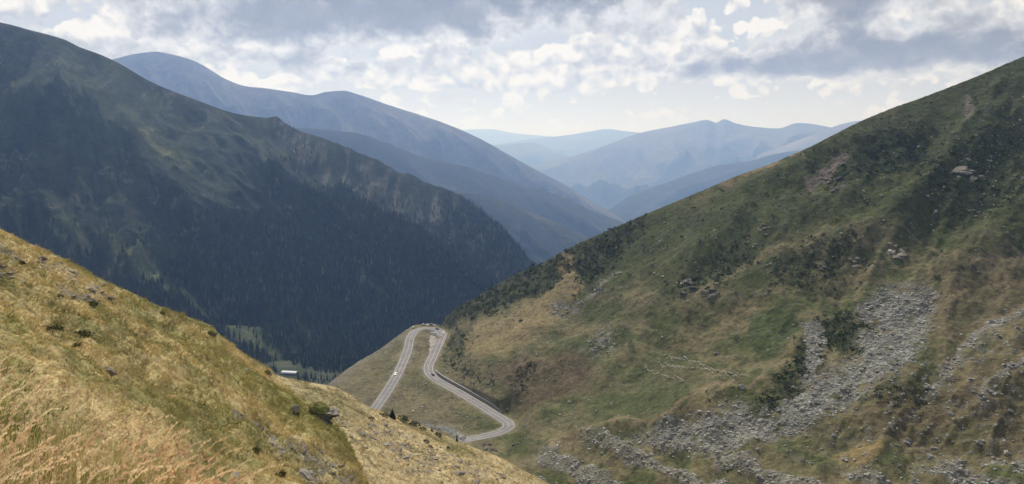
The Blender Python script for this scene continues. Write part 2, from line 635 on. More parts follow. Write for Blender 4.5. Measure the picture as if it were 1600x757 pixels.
# farthest blue ridges at the head of the valley
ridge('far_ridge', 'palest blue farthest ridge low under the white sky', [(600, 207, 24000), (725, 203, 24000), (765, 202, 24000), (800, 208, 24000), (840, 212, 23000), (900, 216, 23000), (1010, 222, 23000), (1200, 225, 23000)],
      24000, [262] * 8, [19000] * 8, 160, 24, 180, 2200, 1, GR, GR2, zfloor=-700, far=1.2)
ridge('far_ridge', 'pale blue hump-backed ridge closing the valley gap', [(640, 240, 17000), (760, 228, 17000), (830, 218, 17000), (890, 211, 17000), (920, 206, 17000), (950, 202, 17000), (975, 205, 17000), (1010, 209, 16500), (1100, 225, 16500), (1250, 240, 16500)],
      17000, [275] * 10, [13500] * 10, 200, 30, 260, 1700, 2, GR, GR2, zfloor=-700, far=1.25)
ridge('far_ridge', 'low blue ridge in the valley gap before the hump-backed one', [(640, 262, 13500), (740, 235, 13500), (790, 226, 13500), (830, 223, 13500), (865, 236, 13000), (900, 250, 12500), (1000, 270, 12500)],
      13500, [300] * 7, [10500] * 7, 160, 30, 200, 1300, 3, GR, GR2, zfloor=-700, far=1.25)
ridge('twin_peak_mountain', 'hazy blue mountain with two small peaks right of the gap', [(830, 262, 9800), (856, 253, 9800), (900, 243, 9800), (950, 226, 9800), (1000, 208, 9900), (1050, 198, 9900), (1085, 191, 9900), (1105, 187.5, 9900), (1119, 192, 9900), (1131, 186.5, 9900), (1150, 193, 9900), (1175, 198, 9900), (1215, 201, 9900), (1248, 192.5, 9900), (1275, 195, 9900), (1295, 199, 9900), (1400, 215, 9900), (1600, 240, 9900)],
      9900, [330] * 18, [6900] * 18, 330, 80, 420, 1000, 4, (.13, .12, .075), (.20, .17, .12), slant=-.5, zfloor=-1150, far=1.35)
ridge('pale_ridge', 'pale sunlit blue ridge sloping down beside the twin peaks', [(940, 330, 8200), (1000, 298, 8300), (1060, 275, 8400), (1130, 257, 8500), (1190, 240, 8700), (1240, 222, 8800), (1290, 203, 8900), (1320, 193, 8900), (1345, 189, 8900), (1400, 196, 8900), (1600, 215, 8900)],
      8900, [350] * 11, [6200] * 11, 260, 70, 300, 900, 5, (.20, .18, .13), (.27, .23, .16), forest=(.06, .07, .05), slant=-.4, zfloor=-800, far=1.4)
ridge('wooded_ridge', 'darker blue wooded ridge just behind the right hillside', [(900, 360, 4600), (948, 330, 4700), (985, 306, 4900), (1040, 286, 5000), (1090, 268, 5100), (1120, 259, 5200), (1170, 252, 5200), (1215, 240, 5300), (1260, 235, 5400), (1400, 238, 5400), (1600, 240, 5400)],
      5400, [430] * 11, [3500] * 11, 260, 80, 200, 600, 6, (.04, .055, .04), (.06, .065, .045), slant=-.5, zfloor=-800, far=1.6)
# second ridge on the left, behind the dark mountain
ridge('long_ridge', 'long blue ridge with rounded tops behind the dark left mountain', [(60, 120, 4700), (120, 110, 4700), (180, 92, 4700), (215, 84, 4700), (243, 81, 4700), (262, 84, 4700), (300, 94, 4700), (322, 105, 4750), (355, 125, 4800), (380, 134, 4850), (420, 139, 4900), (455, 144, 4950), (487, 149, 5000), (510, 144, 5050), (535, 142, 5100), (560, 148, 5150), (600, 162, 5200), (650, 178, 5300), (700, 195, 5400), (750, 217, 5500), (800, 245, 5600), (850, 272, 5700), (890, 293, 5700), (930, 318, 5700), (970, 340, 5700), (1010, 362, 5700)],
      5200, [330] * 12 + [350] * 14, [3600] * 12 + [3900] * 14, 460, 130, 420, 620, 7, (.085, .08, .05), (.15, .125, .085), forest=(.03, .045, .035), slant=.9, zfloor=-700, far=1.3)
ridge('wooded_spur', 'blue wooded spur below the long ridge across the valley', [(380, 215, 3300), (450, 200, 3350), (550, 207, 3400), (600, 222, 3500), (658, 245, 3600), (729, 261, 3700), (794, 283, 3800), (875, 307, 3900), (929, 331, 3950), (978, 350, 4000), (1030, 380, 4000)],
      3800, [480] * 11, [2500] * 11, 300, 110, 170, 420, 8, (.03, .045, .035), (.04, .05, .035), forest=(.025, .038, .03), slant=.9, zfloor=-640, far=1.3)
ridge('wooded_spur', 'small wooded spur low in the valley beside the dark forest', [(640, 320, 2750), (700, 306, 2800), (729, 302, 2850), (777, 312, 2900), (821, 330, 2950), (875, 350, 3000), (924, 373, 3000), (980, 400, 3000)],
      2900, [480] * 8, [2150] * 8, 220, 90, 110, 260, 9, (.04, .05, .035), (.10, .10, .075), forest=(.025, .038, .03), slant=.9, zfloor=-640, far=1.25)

# ------------------------------------------------------------------ valley floor (one sheet to the horizon)
def valley_floor():
    ys = np.concatenate([np.linspace(-400, 900, 20), np.linspace(930, 1500, 90), np.geomspace(1550, 33500, 45)])
    xs = np.concatenate([-np.geomspace(21500, 700, 25), np.linspace(-690, 400, 130), np.geomspace(410, 21500, 25)])
    X, Y = np.meshgrid(xs, ys)
    Z = -322 - np.clip(Y - 1080, -200, 900) * 0.11 - np.clip(Y - 1980, 0, 9000) * 0.12
    Z += 3.0 * fbm(X / 90, Y / 90, 4, seed=31) * sstep(Y, 900, 1000)
    P = np.stack([X, Y, Z], -1)[::-1]
    C = np.zeros(P.shape) + np.array((.045, .062, .032))
    f = fbm(P[..., 0] / 60, P[..., 1] / 60, 5, seed=33)
    C = mixc(C, (.085, .09, .055), sstep(f, .05, .45))
    C = mixc(C, (.028, .04, .022), sstep(-f, .0, .4))
    C = mixc(C, (.03, .045, .03), sstep(P[..., 1], 1400, 1800))
    C = C * .75
    o = grid_mesh('valley_floor', P, M['floor'], C)
    tag(o, 'green meadow on the valley floor behind the barn', 'valley', kind='structure')
    return Surf(P, None, None) if False else P


VF = valley_floor()


def vf_ground(x, y):
    d = (VF[..., 0] - x) ** 2 + (VF[..., 1] - y) ** 2
    i = np.unravel_index(np.argmin(d), d.shape)
    return float(VF[i][2])


# ------------------------------------------------------------------ dark left mountain
def left_mountain():
    crest = [(-180, 0, 1580), (-100, 18, 1600), (0, 35, 1650), (50, 48, 1660), (100, 62, 1680), (125, 74, 1690), (150, 83, 1700), (180, 96, 1720), (240, 130, 1750), (300, 154, 1790),
             (380, 180, 1860), (418, 184, 1900), (431, 182, 1905), (445, 192, 1905), (462, 202, 1910), (520, 222, 1930), (560, 238, 1945), (600, 255, 1950), (625, 270, 1960),
             (645, 274, 1970), (665, 285, 1970), (700, 297, 1980), (725, 309, 1985), (745, 322, 1980), (765, 340, 1975), (785, 357, 1970), (805, 380, 1960), (820, 396, 1950), (832, 412, 1940), (850, 440, 1930), (870, 470, 1920)]
    r1 = [(-180, 200, 1330), (0, 200, 1400), (150, 225, 1450), (300, 255, 1560), (430, 285, 1640), (560, 320, 1720), (700, 375, 1760), (790, 420, 1790), (870, 490, 1800)]
    r2 = [(-180, 390, 1120), (0, 380, 1180), (150, 400, 1230), (300, 420, 1330), (430, 430, 1420), (560, 440, 1500), (700, 470, 1600), (790, 490, 1660), (870, 530, 1700)]
    r3 = [(-180, 540, 960), (0, 530, 1010), (200, 555, 1090), (330, 560, 1160), (430, 563, 1225), (500, 566, 1270), (560, 565, 1330), (640, 556, 1400), (700, 550, 1480), (790, 545, 1560), (870, 560, 1600)]
    r4 = [(-180, 700, 860), (0, 690, 900), (200, 690, 960), (330, 680, 1020), (430, 670, 1100), (500, 660, 1150), (560, 655, 1210), (640, 640, 1290), (700, 630, 1370), (790, 620, 1450), (870, 620, 1500)]
    ncol, nrow = 470, 340
    px, py, D = loft([crest, r1, r2, r3, r4], ncol, nrow, vbias=np.concatenate([np.linspace(0, 3, 300, endpoint=False), np.linspace(3, 4, 40)]))
    P = unproj(px, py, D)
    v = np.linspace(0, 4, nrow)[:, None]
    env = sstep(v, 0.0, .35) * (1 - sstep(v, 2.75, 3.1))
    # spurs and gullies that run down to the right
    ca, sa = math.cos(radians(40)), math.sin(radians(40))
    al = (px * ca + py * sa); ac = (-px * sa + py * ca)
    r = ridged(al / 420 + 2.2, ac / 120 + 1.3, 5, .5, seed=21) - .42
    r2_ = ridged(px / 150, py / 330, 5, .52, seed=22) - .4
    wl = sstep(px, 150, 330)
    P[..., 2] += env * (62 * ((r - .3) * wl + (r2_ - .3) * (1 - wl)) + 10 * fbm(px / 40, py / 40, 4, seed=23))
    # the wooded spur that stands out before the crest
    line = [(470, 255), (540, 295), (600, 322), (640, 340), (700, 372), (760, 405), (800, 430)]
    d = polyline_dist(px, py, line)
    P[..., 1] -= 150 * np.exp(-(d / 46) ** 2) * env
    P[..., 2] += 40 * np.exp(-(d / 30) ** 2) * env
    d = polyline_dist(px, py, [(500, 238), (560, 270), (620, 300), (670, 325), (720, 352), (775, 392), (815, 425)])
    P[..., 2] -= 62 * np.exp(-(d / 17) ** 2) * sstep(v, 0, .25)
    line = [(60, 130), (160, 150), (215, 170), (250, 215), (290, 265), (340, 320)]
    d = polyline_dist(px, py, line)
    P[..., 1] -= 70 * np.exp(-(d / 40) ** 2) * env
    P[..., 2] += 22 * np.exp(-(d / 30) ** 2) * env
    # fine ribs and gullies
    P[..., 2] += env * 14 * (ridged(al / 120, ac / 34, 4, .55, seed=24) * wl + ridged(px / 44, py / 100, 4, .55, seed=26) * (1 - wl) - .6)
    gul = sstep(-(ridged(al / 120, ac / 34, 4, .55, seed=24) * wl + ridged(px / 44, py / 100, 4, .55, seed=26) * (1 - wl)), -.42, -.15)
    # crest unevenness
    P[0:40, :, 2] += (2.5 * fbm(px[0:40] / 14, py[0:40] / 30, 4, seed=25) * (0.2 + sstep(px[0:40], 420, 500)))
    # rock cover
    rockn = fbm(px / 60, py / 34, 5, seed=27)
    rockmask = sstep(rockn + 0.10 * ridged(px / 30, py / 18, 3, seed=29), 0.20, 0.55)
    P[..., 2] += rockmask * env * 5 * ridged(px / 9, py / 9, 3, seed=30)
    # colours
    C = np.zeros(P.shape) + np.array((.075, .082, .036))
    f = fbm(px / 90, py / 60, 5, seed=35)
    C = mixc(C, (.09, .095, .046), sstep(f, .0, .45))
    C = mixc(C, (.04, .048, .028), sstep(-f, .05, .5))
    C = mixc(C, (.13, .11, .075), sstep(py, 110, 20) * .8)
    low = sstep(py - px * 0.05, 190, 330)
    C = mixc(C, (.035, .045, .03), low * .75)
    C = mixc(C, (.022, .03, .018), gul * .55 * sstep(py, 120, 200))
    C = C * np.array([.43, .55, .54])  # darkens the base colours to stand for cloud shadow on the mountain
    C = mixc(C, (.15, .145, .125), rockmask * .5 * sstep(fbm(px / 7, py / 5, 3, seed=28), -.1, .35))
    crag = softpoly(px, py, [(455, 200), (560, 240), (660, 285), (760, 335), (800, 385), (770, 395), (690, 345), (600, 310), (520, 260), (460, 240)], 14)
    cr = crag * sstep(fbm(px / 14, py / 14, 4, seed=36), .05, .4)
    C = mixc(C, (.17, .16, .13), cr * .5)
    streak = np.exp(-(polyline_dist(px + 3 * fbm(px / 20, py / 20, 3), py, [(245, 190), (280, 222), (305, 238)]) / 6) ** 2)
    C = mixc(C, (.12, .13, .05), streak * .6)
    for ln, w, s in (([(205, 385), (250, 420), (300, 452), (340, 480), (372, 515), (420, 548), (460, 572)], 15, .85), ([(565, 430), (600, 452), (640, 478)], 9, .5),
                     ([(95, 330), (150, 355), (210, 385)], 12, .4), ([(470, 240), (520, 290), (560, 330)], 8, .3)):
        dd = polyline_dist(px + 7 * fbm(px / 25, py / 25, 3, seed=4), py + 7 * fbm(px / 25, py / 25, 3, seed=5), ln)
        C = mixc(C, (.10, .115, .055), np.exp(-(dd / w) ** 2) * s)
    foot = sstep(py, 545, 572) * sstep(px, 350, 420)
    C = mixc(C, (.045, .062, .032), foot * .8)
    P0 = P
    P = back_rows(P, 6, 45, .45)
    C = np.concatenate([np.repeat(C[:1], 6, 0), C], 0)
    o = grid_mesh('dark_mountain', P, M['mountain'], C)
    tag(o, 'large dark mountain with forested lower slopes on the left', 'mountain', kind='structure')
    return P0, px, py


LM, LMx, LMy = left_mountain()

# ------------------------------------------------------------------ road centre line
ROAD = [(545, 696, 482), (565, 668, 505), (585, 640, 530), (605, 612, 560), (624, 580, 602), (637, 546, 650), (641, 526, 680), (649, 515.5, 699), (664, 512.0, 707), (679, 513.0, 704), (690, 519, 692),
        (687, 531, 670), (676, 558, 619), (669, 574, 594), (673, 587, 576), (688, 598, 560), (714, 612, 538), (750, 633.5, 507), (782, 651.5, 481), (795, 661, 471), (795.5, 668, 464.5), (782, 675, 458), (757, 681.5, 452), (721, 688.5, 446), (690, 694, 441), (650, 702, 433)]
rp = unproj(*np.array(ROAD, float).T)
# an even, gently sloping grade
zs = rp[:, 2].copy()
for _ in range(3):
    zs[1:-1] = (zs[:-2] + 2 * zs[1:-1] + zs[2:]) / 4
rp[:, 2] = zs


def catmull(K, n):
    K = np.asarray(K, float)
    Kp = np.concatenate([[2 * K[0] - K[1]], K, [2 * K[-1] - K[-2]]])
    outp = []
    for i in range(1, len(Kp) - 2):
        p0, p1, p2, p3 = Kp[i - 1:i + 3]
        t = np.linspace(0, 1, n, endpoint=False)[:, None]
        outp.append(0.5 * (2 * p1 + (p2 - p0) * t + (2 * p0 - 5 * p1 + 4 * p2 - p3) * t ** 2 + (-p0 + 3 * p1 - 3 * p2 + p3) * t ** 3))
    return np.concatenate(outp + [K[-1:]])


def resample(L, step):
    s = np.concatenate([[0], np.cumsum(np.linalg.norm(np.diff(L, axis=0), axis=1))])
    n = int(s[-1] / step) + 1
    q = np.linspace(0, s[-1], n)
    return np.stack([np.interp(q, s, L[:, k]) for k in range(3)], -1)


RC = resample(catmull(rp, 24), 1.5)
for _ in range(14):
    RC[1:-1, :2] = (RC[:-2, :2] + 2 * RC[1:-1, :2] + RC[2:, :2]) / 4
RT = np.gradient(RC, axis=0); RT[:, 2] = 0
RT /= np.linalg.norm(RT, axis=1, keepdims=True)
RN = np.stack([RT[:, 1], -RT[:, 0], 0 * RT[:, 0]], -1)       # to the right of travel
HW = 3.5


def road_dist(x, y, L=None, chunk=20000):
    L = RC if L is None else L
    x = x.ravel(); y = y.ravel()
    d = np.empty(len(x)); zi = np.empty(len(x), int)
    for i in range(0, len(x), chunk):
        dd = (x[i:i + chunk, None] - L[None, :, 0]) ** 2 + (y[i:i + chunk, None] - L[None, :, 1]) ** 2
        k = np.argmin(dd, 1)
        zi[i:i + chunk] = k
        d[i:i + chunk] = np.sqrt(dd[np.arange(len(k)), k])
    return d, zi


# the retaining wall stands on the hill side of the right-hand leg
WALL_A = int(np.argmin(np.abs(proj(RC)[0] - 670) + np.abs(proj(RC)[1] - 578)))
WALL_B = int(np.argmin(np.abs(proj(RC)[0] - 778) + np.abs(proj(RC)[1] - 649)))
WALL_OFF = 5.0

# ------------------------------------------------------------------ right hillside with the road spur
SHRUB_POLYS = [
    ([(690, 498), (740, 462), (800, 430), (850, 405), (900, 380), (980, 346), (1010, 338), (995, 372), (965, 398), (935, 428), (905, 452), (885, 430), (870, 448), (850, 460), (815, 468), (790, 478), (750, 490), (720, 497)], 8, .92),
    ([(700, 522), (728, 512), (740, 528), (722, 548), (735, 572), (762, 585), (775, 600), (750, 606), (715, 586), (692, 566)], 8, .45),
    ([(822, 560), (840, 580), (822, 605), (800, 615), (796, 590)], 6, .6),
    ([(1290, 488), (1345, 478), (1360, 508), (1334, 528), (1345, 550), (1290, 545), (1282, 572), (1250, 602), (1205, 640), (1160, 652), (1210, 596), (1245, 545), (1262, 522)], 7, .95),
    ([(1345, 228), (1420, 198), (1462, 205), (1430, 250), (1375, 272), (1300, 292), (1300, 270)], 9, .9),
    ([(1200, 425), (1262, 378), (1330, 380), (1360, 420), (1290, 455), (1200, 452)], 12, .7),
    ([(1030, 470), (1080, 440), (1120, 400), (1160, 370), (1180, 400), (1130, 450), (1060, 478)], 9, .55),
    ([(1370, 610), (1430, 600), (1460, 620), (1400, 640), (1360, 635)], 6, .6),
    ([(1440, 250), (1560, 200), (1600, 210), (1600, 320), (1480, 340), (1430, 330)], 18, .45),
    ([(1240, 250), (1300, 225), (1350, 200), (1420, 180), (1400, 205), (1320, 245), (1270, 275)], 10, .35)]
SCREE_MAIN = [(1335, 488), (1352, 468), (1392, 443), (1442, 443), (1462, 455), (1456, 500), (1440, 550), (1400, 592), (1350, 612), (1300, 640), (1268, 668), (1200, 692), (1100, 702), (1020, 694), (985, 684), (1040, 662), (1090, 652), (1130, 640), (1150, 632), (1180, 640), (1210, 638), (1252, 604), (1290, 574), (1345, 552), (1338, 528), (1362, 508)]
SCREE_NECK = [(1250, 508), (1285, 505), (1290, 545), (1275, 585), (1255, 600), (1262, 545)]
SCREE_LOW = [(840, 712), (960, 674), (1000, 690), (1100, 706), (1200, 700), (1300, 735), (1400, 735), (1480, 722), (1610, 715), (1610, 800), (840, 800)]
STONY = [(1270, 660), (1360, 620), (1460, 560), (1600, 500), (1620, 740), (1480, 722), (1400, 735), (1300, 735)]


def right_hillside():
    crest = [(470, 640, 600), (505, 607, 622), (535, 583, 645), (560, 565, 662), (580, 554, 672), (600, 541, 684), (620, 526, 700), (640, 513, 716), (655, 507, 722), (672, 505.5, 722), (690, 499, 718), (720, 478, 706), (760, 455, 692), (800, 432, 680), (850, 409, 665), (900, 383, 650), (985, 345, 622), (1040, 322, 610), (1100, 297, 600), (1160, 272, 590), (1200, 258, 585), (1240, 241, 581), (1265, 230, 580), (1340, 192, 582), (1400, 167, 586), (1440, 153, 590), (1520, 122, 600), (1600, 88, 612), (1760, 18, 640)]
    r1 = [(470, 648, 575), (505, 617, 592), (560, 585, 617), (600, 565, 642), (640, 540, 660), (690, 532, 662), (760, 512, 612), (850, 478, 590), (985, 425, 560), (1100, 378, 540), (1250, 318, 525), (1400, 268, 526), (1600, 195, 546), (1760, 135, 570)]
    r2 = [(470, 660, 545), (505, 635, 560), (560, 610, 577), (600, 595, 592), (640, 575, 605), (690, 573, 592), (760, 562, 552), (850, 542, 530), (985, 508, 505), (1100, 470, 480), (1250, 420, 468), (1400, 380, 468), (1600, 325, 480), (1760, 285, 500)]
    r3 = [(470, 690, 515), (505, 665, 520), (560, 645, 530), (600, 632, 545), (640, 620, 552), (690, 612, 544), (760, 622, 508), (850, 632, 462), (985, 600, 438), (1100, 560, 428), (1250, 518, 414), (1400, 490, 404), (1600, 455, 406), (1760, 425, 420)]
    r4 = [(470, 730, 470), (505, 712, 475), (560, 690, 478), (600, 675, 486), (640, 666, 490), (690, 664, 482), (760, 684, 455), (850, 697, 408), (985, 662, 374), (1100, 634, 362), (1250, 608, 350), (1400, 596, 336), (1600, 582, 326), (1760, 565, 325)]
    r5 = [(470, 790, 420), (560, 770, 425), (640, 752, 425), (690, 742, 405), (760, 744, 385), (850, 757, 362), (985, 757, 330), (1100, 726, 320), (1250, 700, 310), (1400, 690, 300), (1600, 680, 290), (1760, 672, 288)]
    r6 = [(470, 900, 360), (690, 860, 350), (850, 850, 318), (985, 850, 286), (1100, 850, 266), (1250, 850, 252), (1400, 850, 242), (1600, 850, 235), (1760, 850, 232)]
    ncol, nrow = 560, 460
    vb = np.concatenate([np.linspace(0, 4, 330, endpoint=False), np.linspace(4, 5, 90, endpoint=False), np.linspace(5, 6, 40)])
    px, py, D = loft([crest, r1, r2, r3, r4, r5, r6], ncol, nrow, vbias=vb)
    P = unproj(px, py, D)
    v = vb[:, None] + 0 * px
    env = sstep(v, 0, .4)
    rightness = sstep(px, 700, 900)
    # broad undulation, gullies down the fall line, hummocks
    P[..., 2] += env * rightness * (6.0 * fbm(px / 120, py / 90, 4, seed=41) + 3.5 * (ridged(px / 95 + py / 160, py / 260, 4, seed=42) - .4))
    P[..., 2] += env * (0.4 + .6 * rightness) * 1.0 * fbm(P[..., 0] / 14, P[..., 1] / 14, 5, seed=43)
    P[..., 2] += 0.35 * fbm(P[..., 0] / 3.2, P[..., 1] / 3.2, 3, seed=44)
    for rib, w, hgt in (([(1245, 250), (1185, 292), (1125, 352), (1075, 412), (1025, 470), (960, 520), (900, 560)], 26, 7.0), ([(1290, 372), (1215, 405), (1120, 462), (1050, 505), (985, 545)], 20, 4.5),
                        ([(1560, 180), (1500, 235), (1440, 300), (1390, 350), (1330, 385)], 26, 7.0), ([(900, 400), (880, 450), (850, 480)], 14, 2.5), ([(1600, 330), (1540, 380), (1490, 440), (1470, 520)], 28, 5.0)):
        P[..., 2] += env * hgt * np.exp(-(polyline_dist(px + 12 * fbm(px / 40, py / 40, 3, seed=40), py, rib) / w) ** 2)
    # moraine crest in front, with grooves running down to the right below it
    mcrest = [(860, 698), (960, 669), (1036, 653), (1070, 638), (1112, 619), (1165, 611), (1199, 588)]
    d = polyline_dist(px, py, mcrest)
    P[..., 2] += 3.0 * np.exp(-(d / 12) ** 2)
    groove = np.sin((py - 0.42 * (px - 900)) / 9.5 + 1.5 * fbm(px / 70, py / 40, 3, seed=46))
    below = softpoly(px, py, [(860, 705), (960, 680), (1060, 690), (1200, 705), (1300, 735), (1300, 900), (760, 900)], 12)
    P[..., 2] += 1.1 * groove * below
    # road bench
    d, k = road_dist(P[..., 0], P[..., 1])
    d = d.reshape(px.shape); k = k.reshape(px.shape)
    zr = RC[k, 2]
    sx = P[..., 0] - RC[k, 0]; sy = P[..., 1] - RC[k, 1]
    side = sx * RN[k, 0] + sy * RN[k, 1]
    inwall = (k >= WALL_A) & (k <= WALL_B) & (side * WALL_SIDE > 0)
    f = sstep(d, HW + 1.6, HW + 13)
    newz = (zr - .22) * (1 - f) + P[..., 2] * f
    hill = np.maximum(zr + 1.7 + np.clip(d - WALL_OFF, 0, 60) * .12, P[..., 2])
    wf = sstep(d, WALL_OFF + .1, WALL_OFF + 1.1)
    neww = (zr - .22) * (1 - wf) + hill * wf
    fade = sstep(np.minimum(k - WALL_A, WALL_B - k), 0, 8)
    newz = np.where(inwall & (d < 40), neww * fade + newz * (1 - fade), newz)
    P[..., 2] = newz
    # flat ground for the two lay-bys at the hairpin
    for (lx, ly, lD, rad) in ((672, 537, 657, 9), (677, 522, 684, 8), (660, 507.3, 716, 7), (676, 507.6, 717, 7)):
        c = unproj(lx, ly, lD)
        kk = int(road_dist(c[None, 0], c[None, 1])[1][0])
        q = np.hypot(P[..., 0] - c[0], P[..., 1] - c[1])
        ff = sstep(q, rad, rad + 6)
        P[..., 2] = (RC[kk, 2] - .22) * (1 - ff) + P[..., 2] * ff
    # stream gully between road and near slope
    sd_ = polyline_dist(px, py, [(640, 662), (668, 664), (690, 667), (708, 672), (716, 679), (726, 684)])
    P[..., 2] -= 1.6 * np.exp(-(sd_ / 6) ** 2) * sstep(d, 5, 9)

    # ---------------- colours (what grows or lies there)
    wx = px + 9 * fbm(px / 22, py / 16, 4, seed=51) + 20 * fbm(px / 75, py / 50, 3, seed=48); wy = py + 6 * fbm(px / 22, py / 16, 4, seed=52) + 13 * fbm(px / 75, py / 50, 3, seed=49)
    ux = px + 9 * fbm(px / 22, py / 16, 4, seed=51); uy = py + 6 * fbm(px / 22, py / 16, 4, seed=52)
    C = np.zeros(P.shape) + np.array((.150, .134, .066))
    n1 = fbm(px / 70, py / 40, 5, seed=53); n2 = fbm(px / 18, py / 10, 5, seed=54)
    C = mixc(C, (.078, .094, .03), sstep(n1 + .5 * n2, -.12, .35) * .9)
    C = mixc(C, (.20, .165, .085), sstep(-n1 + .4 * n2, .15, .6) * .7)
    # upper slopes greener, and darker with cloud shadow put into the colour
    up = softpoly(wx, wy, [(700, 500), (985, 340), (1240, 238), (1620, 70), (1620, 360), (1480, 400), (1330, 360), (1260, 370), (1180, 440), (1040, 470), (1000, 440), (930, 470), (850, 470)], 46)
    C = mixc(C, (.052, .070, .022), up * .86)
    C = mixc(C, (.10, .105, .036), up * sstep(n2 + .6 * n1, .05, .5) * .6)
    for poly, soft, amt in SHRUB_POLYS:
        C = mixc(C, (.042, .054, .022), softpoly(ux, uy, poly, soft * 1.7) * amt * sstep(n2, -.7, .1))
    C = mixc(C, (.06, .085, .028), softpoly(wx, wy, [(1168, 492), (1240, 480), (1240, 520), (1205, 555), (1170, 545)], 8) * .85)
    C = mixc(C, (.07, .085, .03), softpoly(wx, wy, [(950, 600), (1000, 560), (1080, 560), (1110, 600), (1060, 640), (960, 660), (890, 665)], 16) * .55)
    # dry and brown patches
    C = mixc(C, (.27, .21, .10), softpoly(wx, wy, [(722, 540), (745, 510), (800, 482), (850, 466), (885, 470), (870, 500), (830, 520), (790, 560), (745, 560)], 10) * .75)
    C = mixc(C, (.24, .19, .09), softpoly(wx, wy, [(884, 398), (895, 395), (902, 440), (890, 470), (860, 470), (880, 440)], 4) * .8)
    C = mixc(C, (.125, .092, .055), softpoly(wx, wy, [(760, 585), (800, 560), (850, 556), (905, 562), (930, 574), (900, 604), (860, 622), (815, 622), (780, 605)], 10) * .75)
    C = mixc(C, (.14, .105, .058), softpoly(wx, wy, [(1280, 650), (1360, 630), (1460, 590), (1600, 540), (1620, 700), (1480, 700), (1380, 690)], 16) * .5)
    C = mixc(C, (.25, .18, .075), softpoly(wx, wy, [(1305, 700), (1340, 692), (1380, 690), (1385, 715), (1365, 738), (1320, 722)], 8) * .85)
    C = mixc(C, (.12, .09, .055), softpoly(wx, wy, [(1380, 470), (1500, 400), (1600, 390), (1600, 500), (1500, 540), (1440, 560), (1450, 470)], 16) * .45)
    C = mixc(C, (.17, .135, .12), softpoly(wx, wy, [(1262, 285), (1320, 232), (1326, 240), (1290, 285), (1270, 300)], 4) * .8)
    C = mixc(C, (.17, .15, .12), softpoly(wx, wy, [(1515, 150), (1525, 148), (1515, 190), (1500, 215), (1503, 180)], 4) * .7)
    C = mixc(C, (.26, .195, .11), np.exp(-(polyline_dist(wx, wy, [(1130, 288), (1200, 262), (1225, 250), (1250, 240)]) / 5) ** 2) * .8)
    # tan paths and worn lines
    for ln, w, s in ((mcrest, 3.5, .75), ([(820, 505), (870, 492), (905, 478), (930, 462), (990, 440), (1060, 420)], 3, .35), ([(1060, 480), (1120, 440), (1180, 410), (1260, 380), (1300, 370)], 6, .45),
                     ([(1330, 380), (1370, 400), (1400, 420)], 2.5, .6), ([(1400, 365), (1450, 385), (1510, 415)], 2.5, .6), ([(1530, 420), (1600, 395)], 3, .5), ([(1600, 478), (1560, 505), (1520, 535), (1480, 575)], 4, .35)):
        C = mixc(C, (.25, .195, .115), np.exp(-(polyline_dist(wx, wy, ln) / w) ** 2) * s)
    # stony ground
    sc = np.maximum(softpoly(ux, uy, SCREE_MAIN, 17), softpoly(ux, uy, SCREE_NECK, 6))
    gap = fbm(px / 26, py / 15, 4, seed=56)
    sc = sc * (1 - .9 * sstep(gap, .3, .5)) * sstep(sc + .6 * fbm(px / 10, py / 7, 4, seed=50), .1, .5)
    band = sstep(groove + .9 * n2, -.35, .35)
    scl = softpoly(ux, uy, SCREE_LOW, 12) * band
    st = softpoly(wx, wy, STONY, 14) * sstep(n2 + .3 * fbm(px / 6, py / 5, 3, seed=58), .1, .55)
    C = mixc(C, (.20, .195, .17), sc * .85)
    C = mixc(C, (.20, .185, .15), scl * .75)
    C = mixc(C, (.19, .175, .15), st * .5)
    lines = np.maximum(np.exp(-(polyline_dist(wx, wy, [(1610, 478), (1575, 505), (1545, 525), (1510, 550), (1480, 585), (1450, 605)]) / 6) ** 2), np.exp(-(polyline_dist(wx, wy, [(1610, 560), (1570, 590), (1545, 615), (1535, 640)]) / 7) ** 2))
    C = mixc(C, (.24, .225, .20), lines * .7)
    cl = softpoly(wx, wy, [(905, 465), (940, 435), (960, 415), (965, 420), (940, 450), (900, 482), (860, 490), (850, 485)], 4)
    cl = np.maximum(cl, softpoly(wx, wy, [(905, 560), (930, 530), (955, 520), (965, 545), (935, 570)], 6) * .7)
    C = mixc(C, (.27, .25, .215), cl * sstep(n2 + .4 * fbm(px / 5, py / 5, 3, seed=59), -.1, .4))
    # spur with the hairpin: tan turf and bare gravel beside the road
    spur = 1 - sstep(px - .35 * (py - 500), 640, 730)
    C = mixc(C, (.185, .152, .082), spur * .55)
    C = mixc(C, (.25, .215, .15), (1 - sstep(d, HW + .8, HW + 3.6)) * .8 * sstep(n2, -.6, .3))
    C = mixc(C, (.22, .21, .18), (1 - sstep(polyline_dist(wx, wy, [(515, 600), (560, 567), (600, 543), (635, 517)]), 2, 9)) * .45)
    C = mixc(C, (.30, .285, .25), np.exp(-(sd_ / 5) ** 2) * .8)
    stone_d = np.clip(sc * 1.0 + scl * .75 + st * .7 + .12 * softpoly(ux, uy, SCREE_MAIN, 34) + lines * .7 + cl * .5 + .022 * (n2 > .0) + softpoly(px, py, [(1430, 240), (1600, 190), (1600, 340), (1450, 350)], 12) * .05 + (spur > .5) * .02, 0, 1)
    stone_d = np.where(d < HW + 2.5, 0, stone_d)
    stone_d = stone_d * (.25 + .75 * sstep(fbm(px / 8, py / 5, 3, seed=60), -.35, .25))
    shrub_d = np.zeros(px.shape)
    for poly, soft, amt in SHRUB_POLYS:
        shrub_d = np.maximum(shrub_d, softpoly(ux, uy, poly, soft * 1.7) * amt)
    shrub_d = np.maximum(shrub_d * .8, up * .04)
    shrub_d = shrub_d * sstep(fbm(px / 12, py / 8, 4, seed=47), -.45, .25)
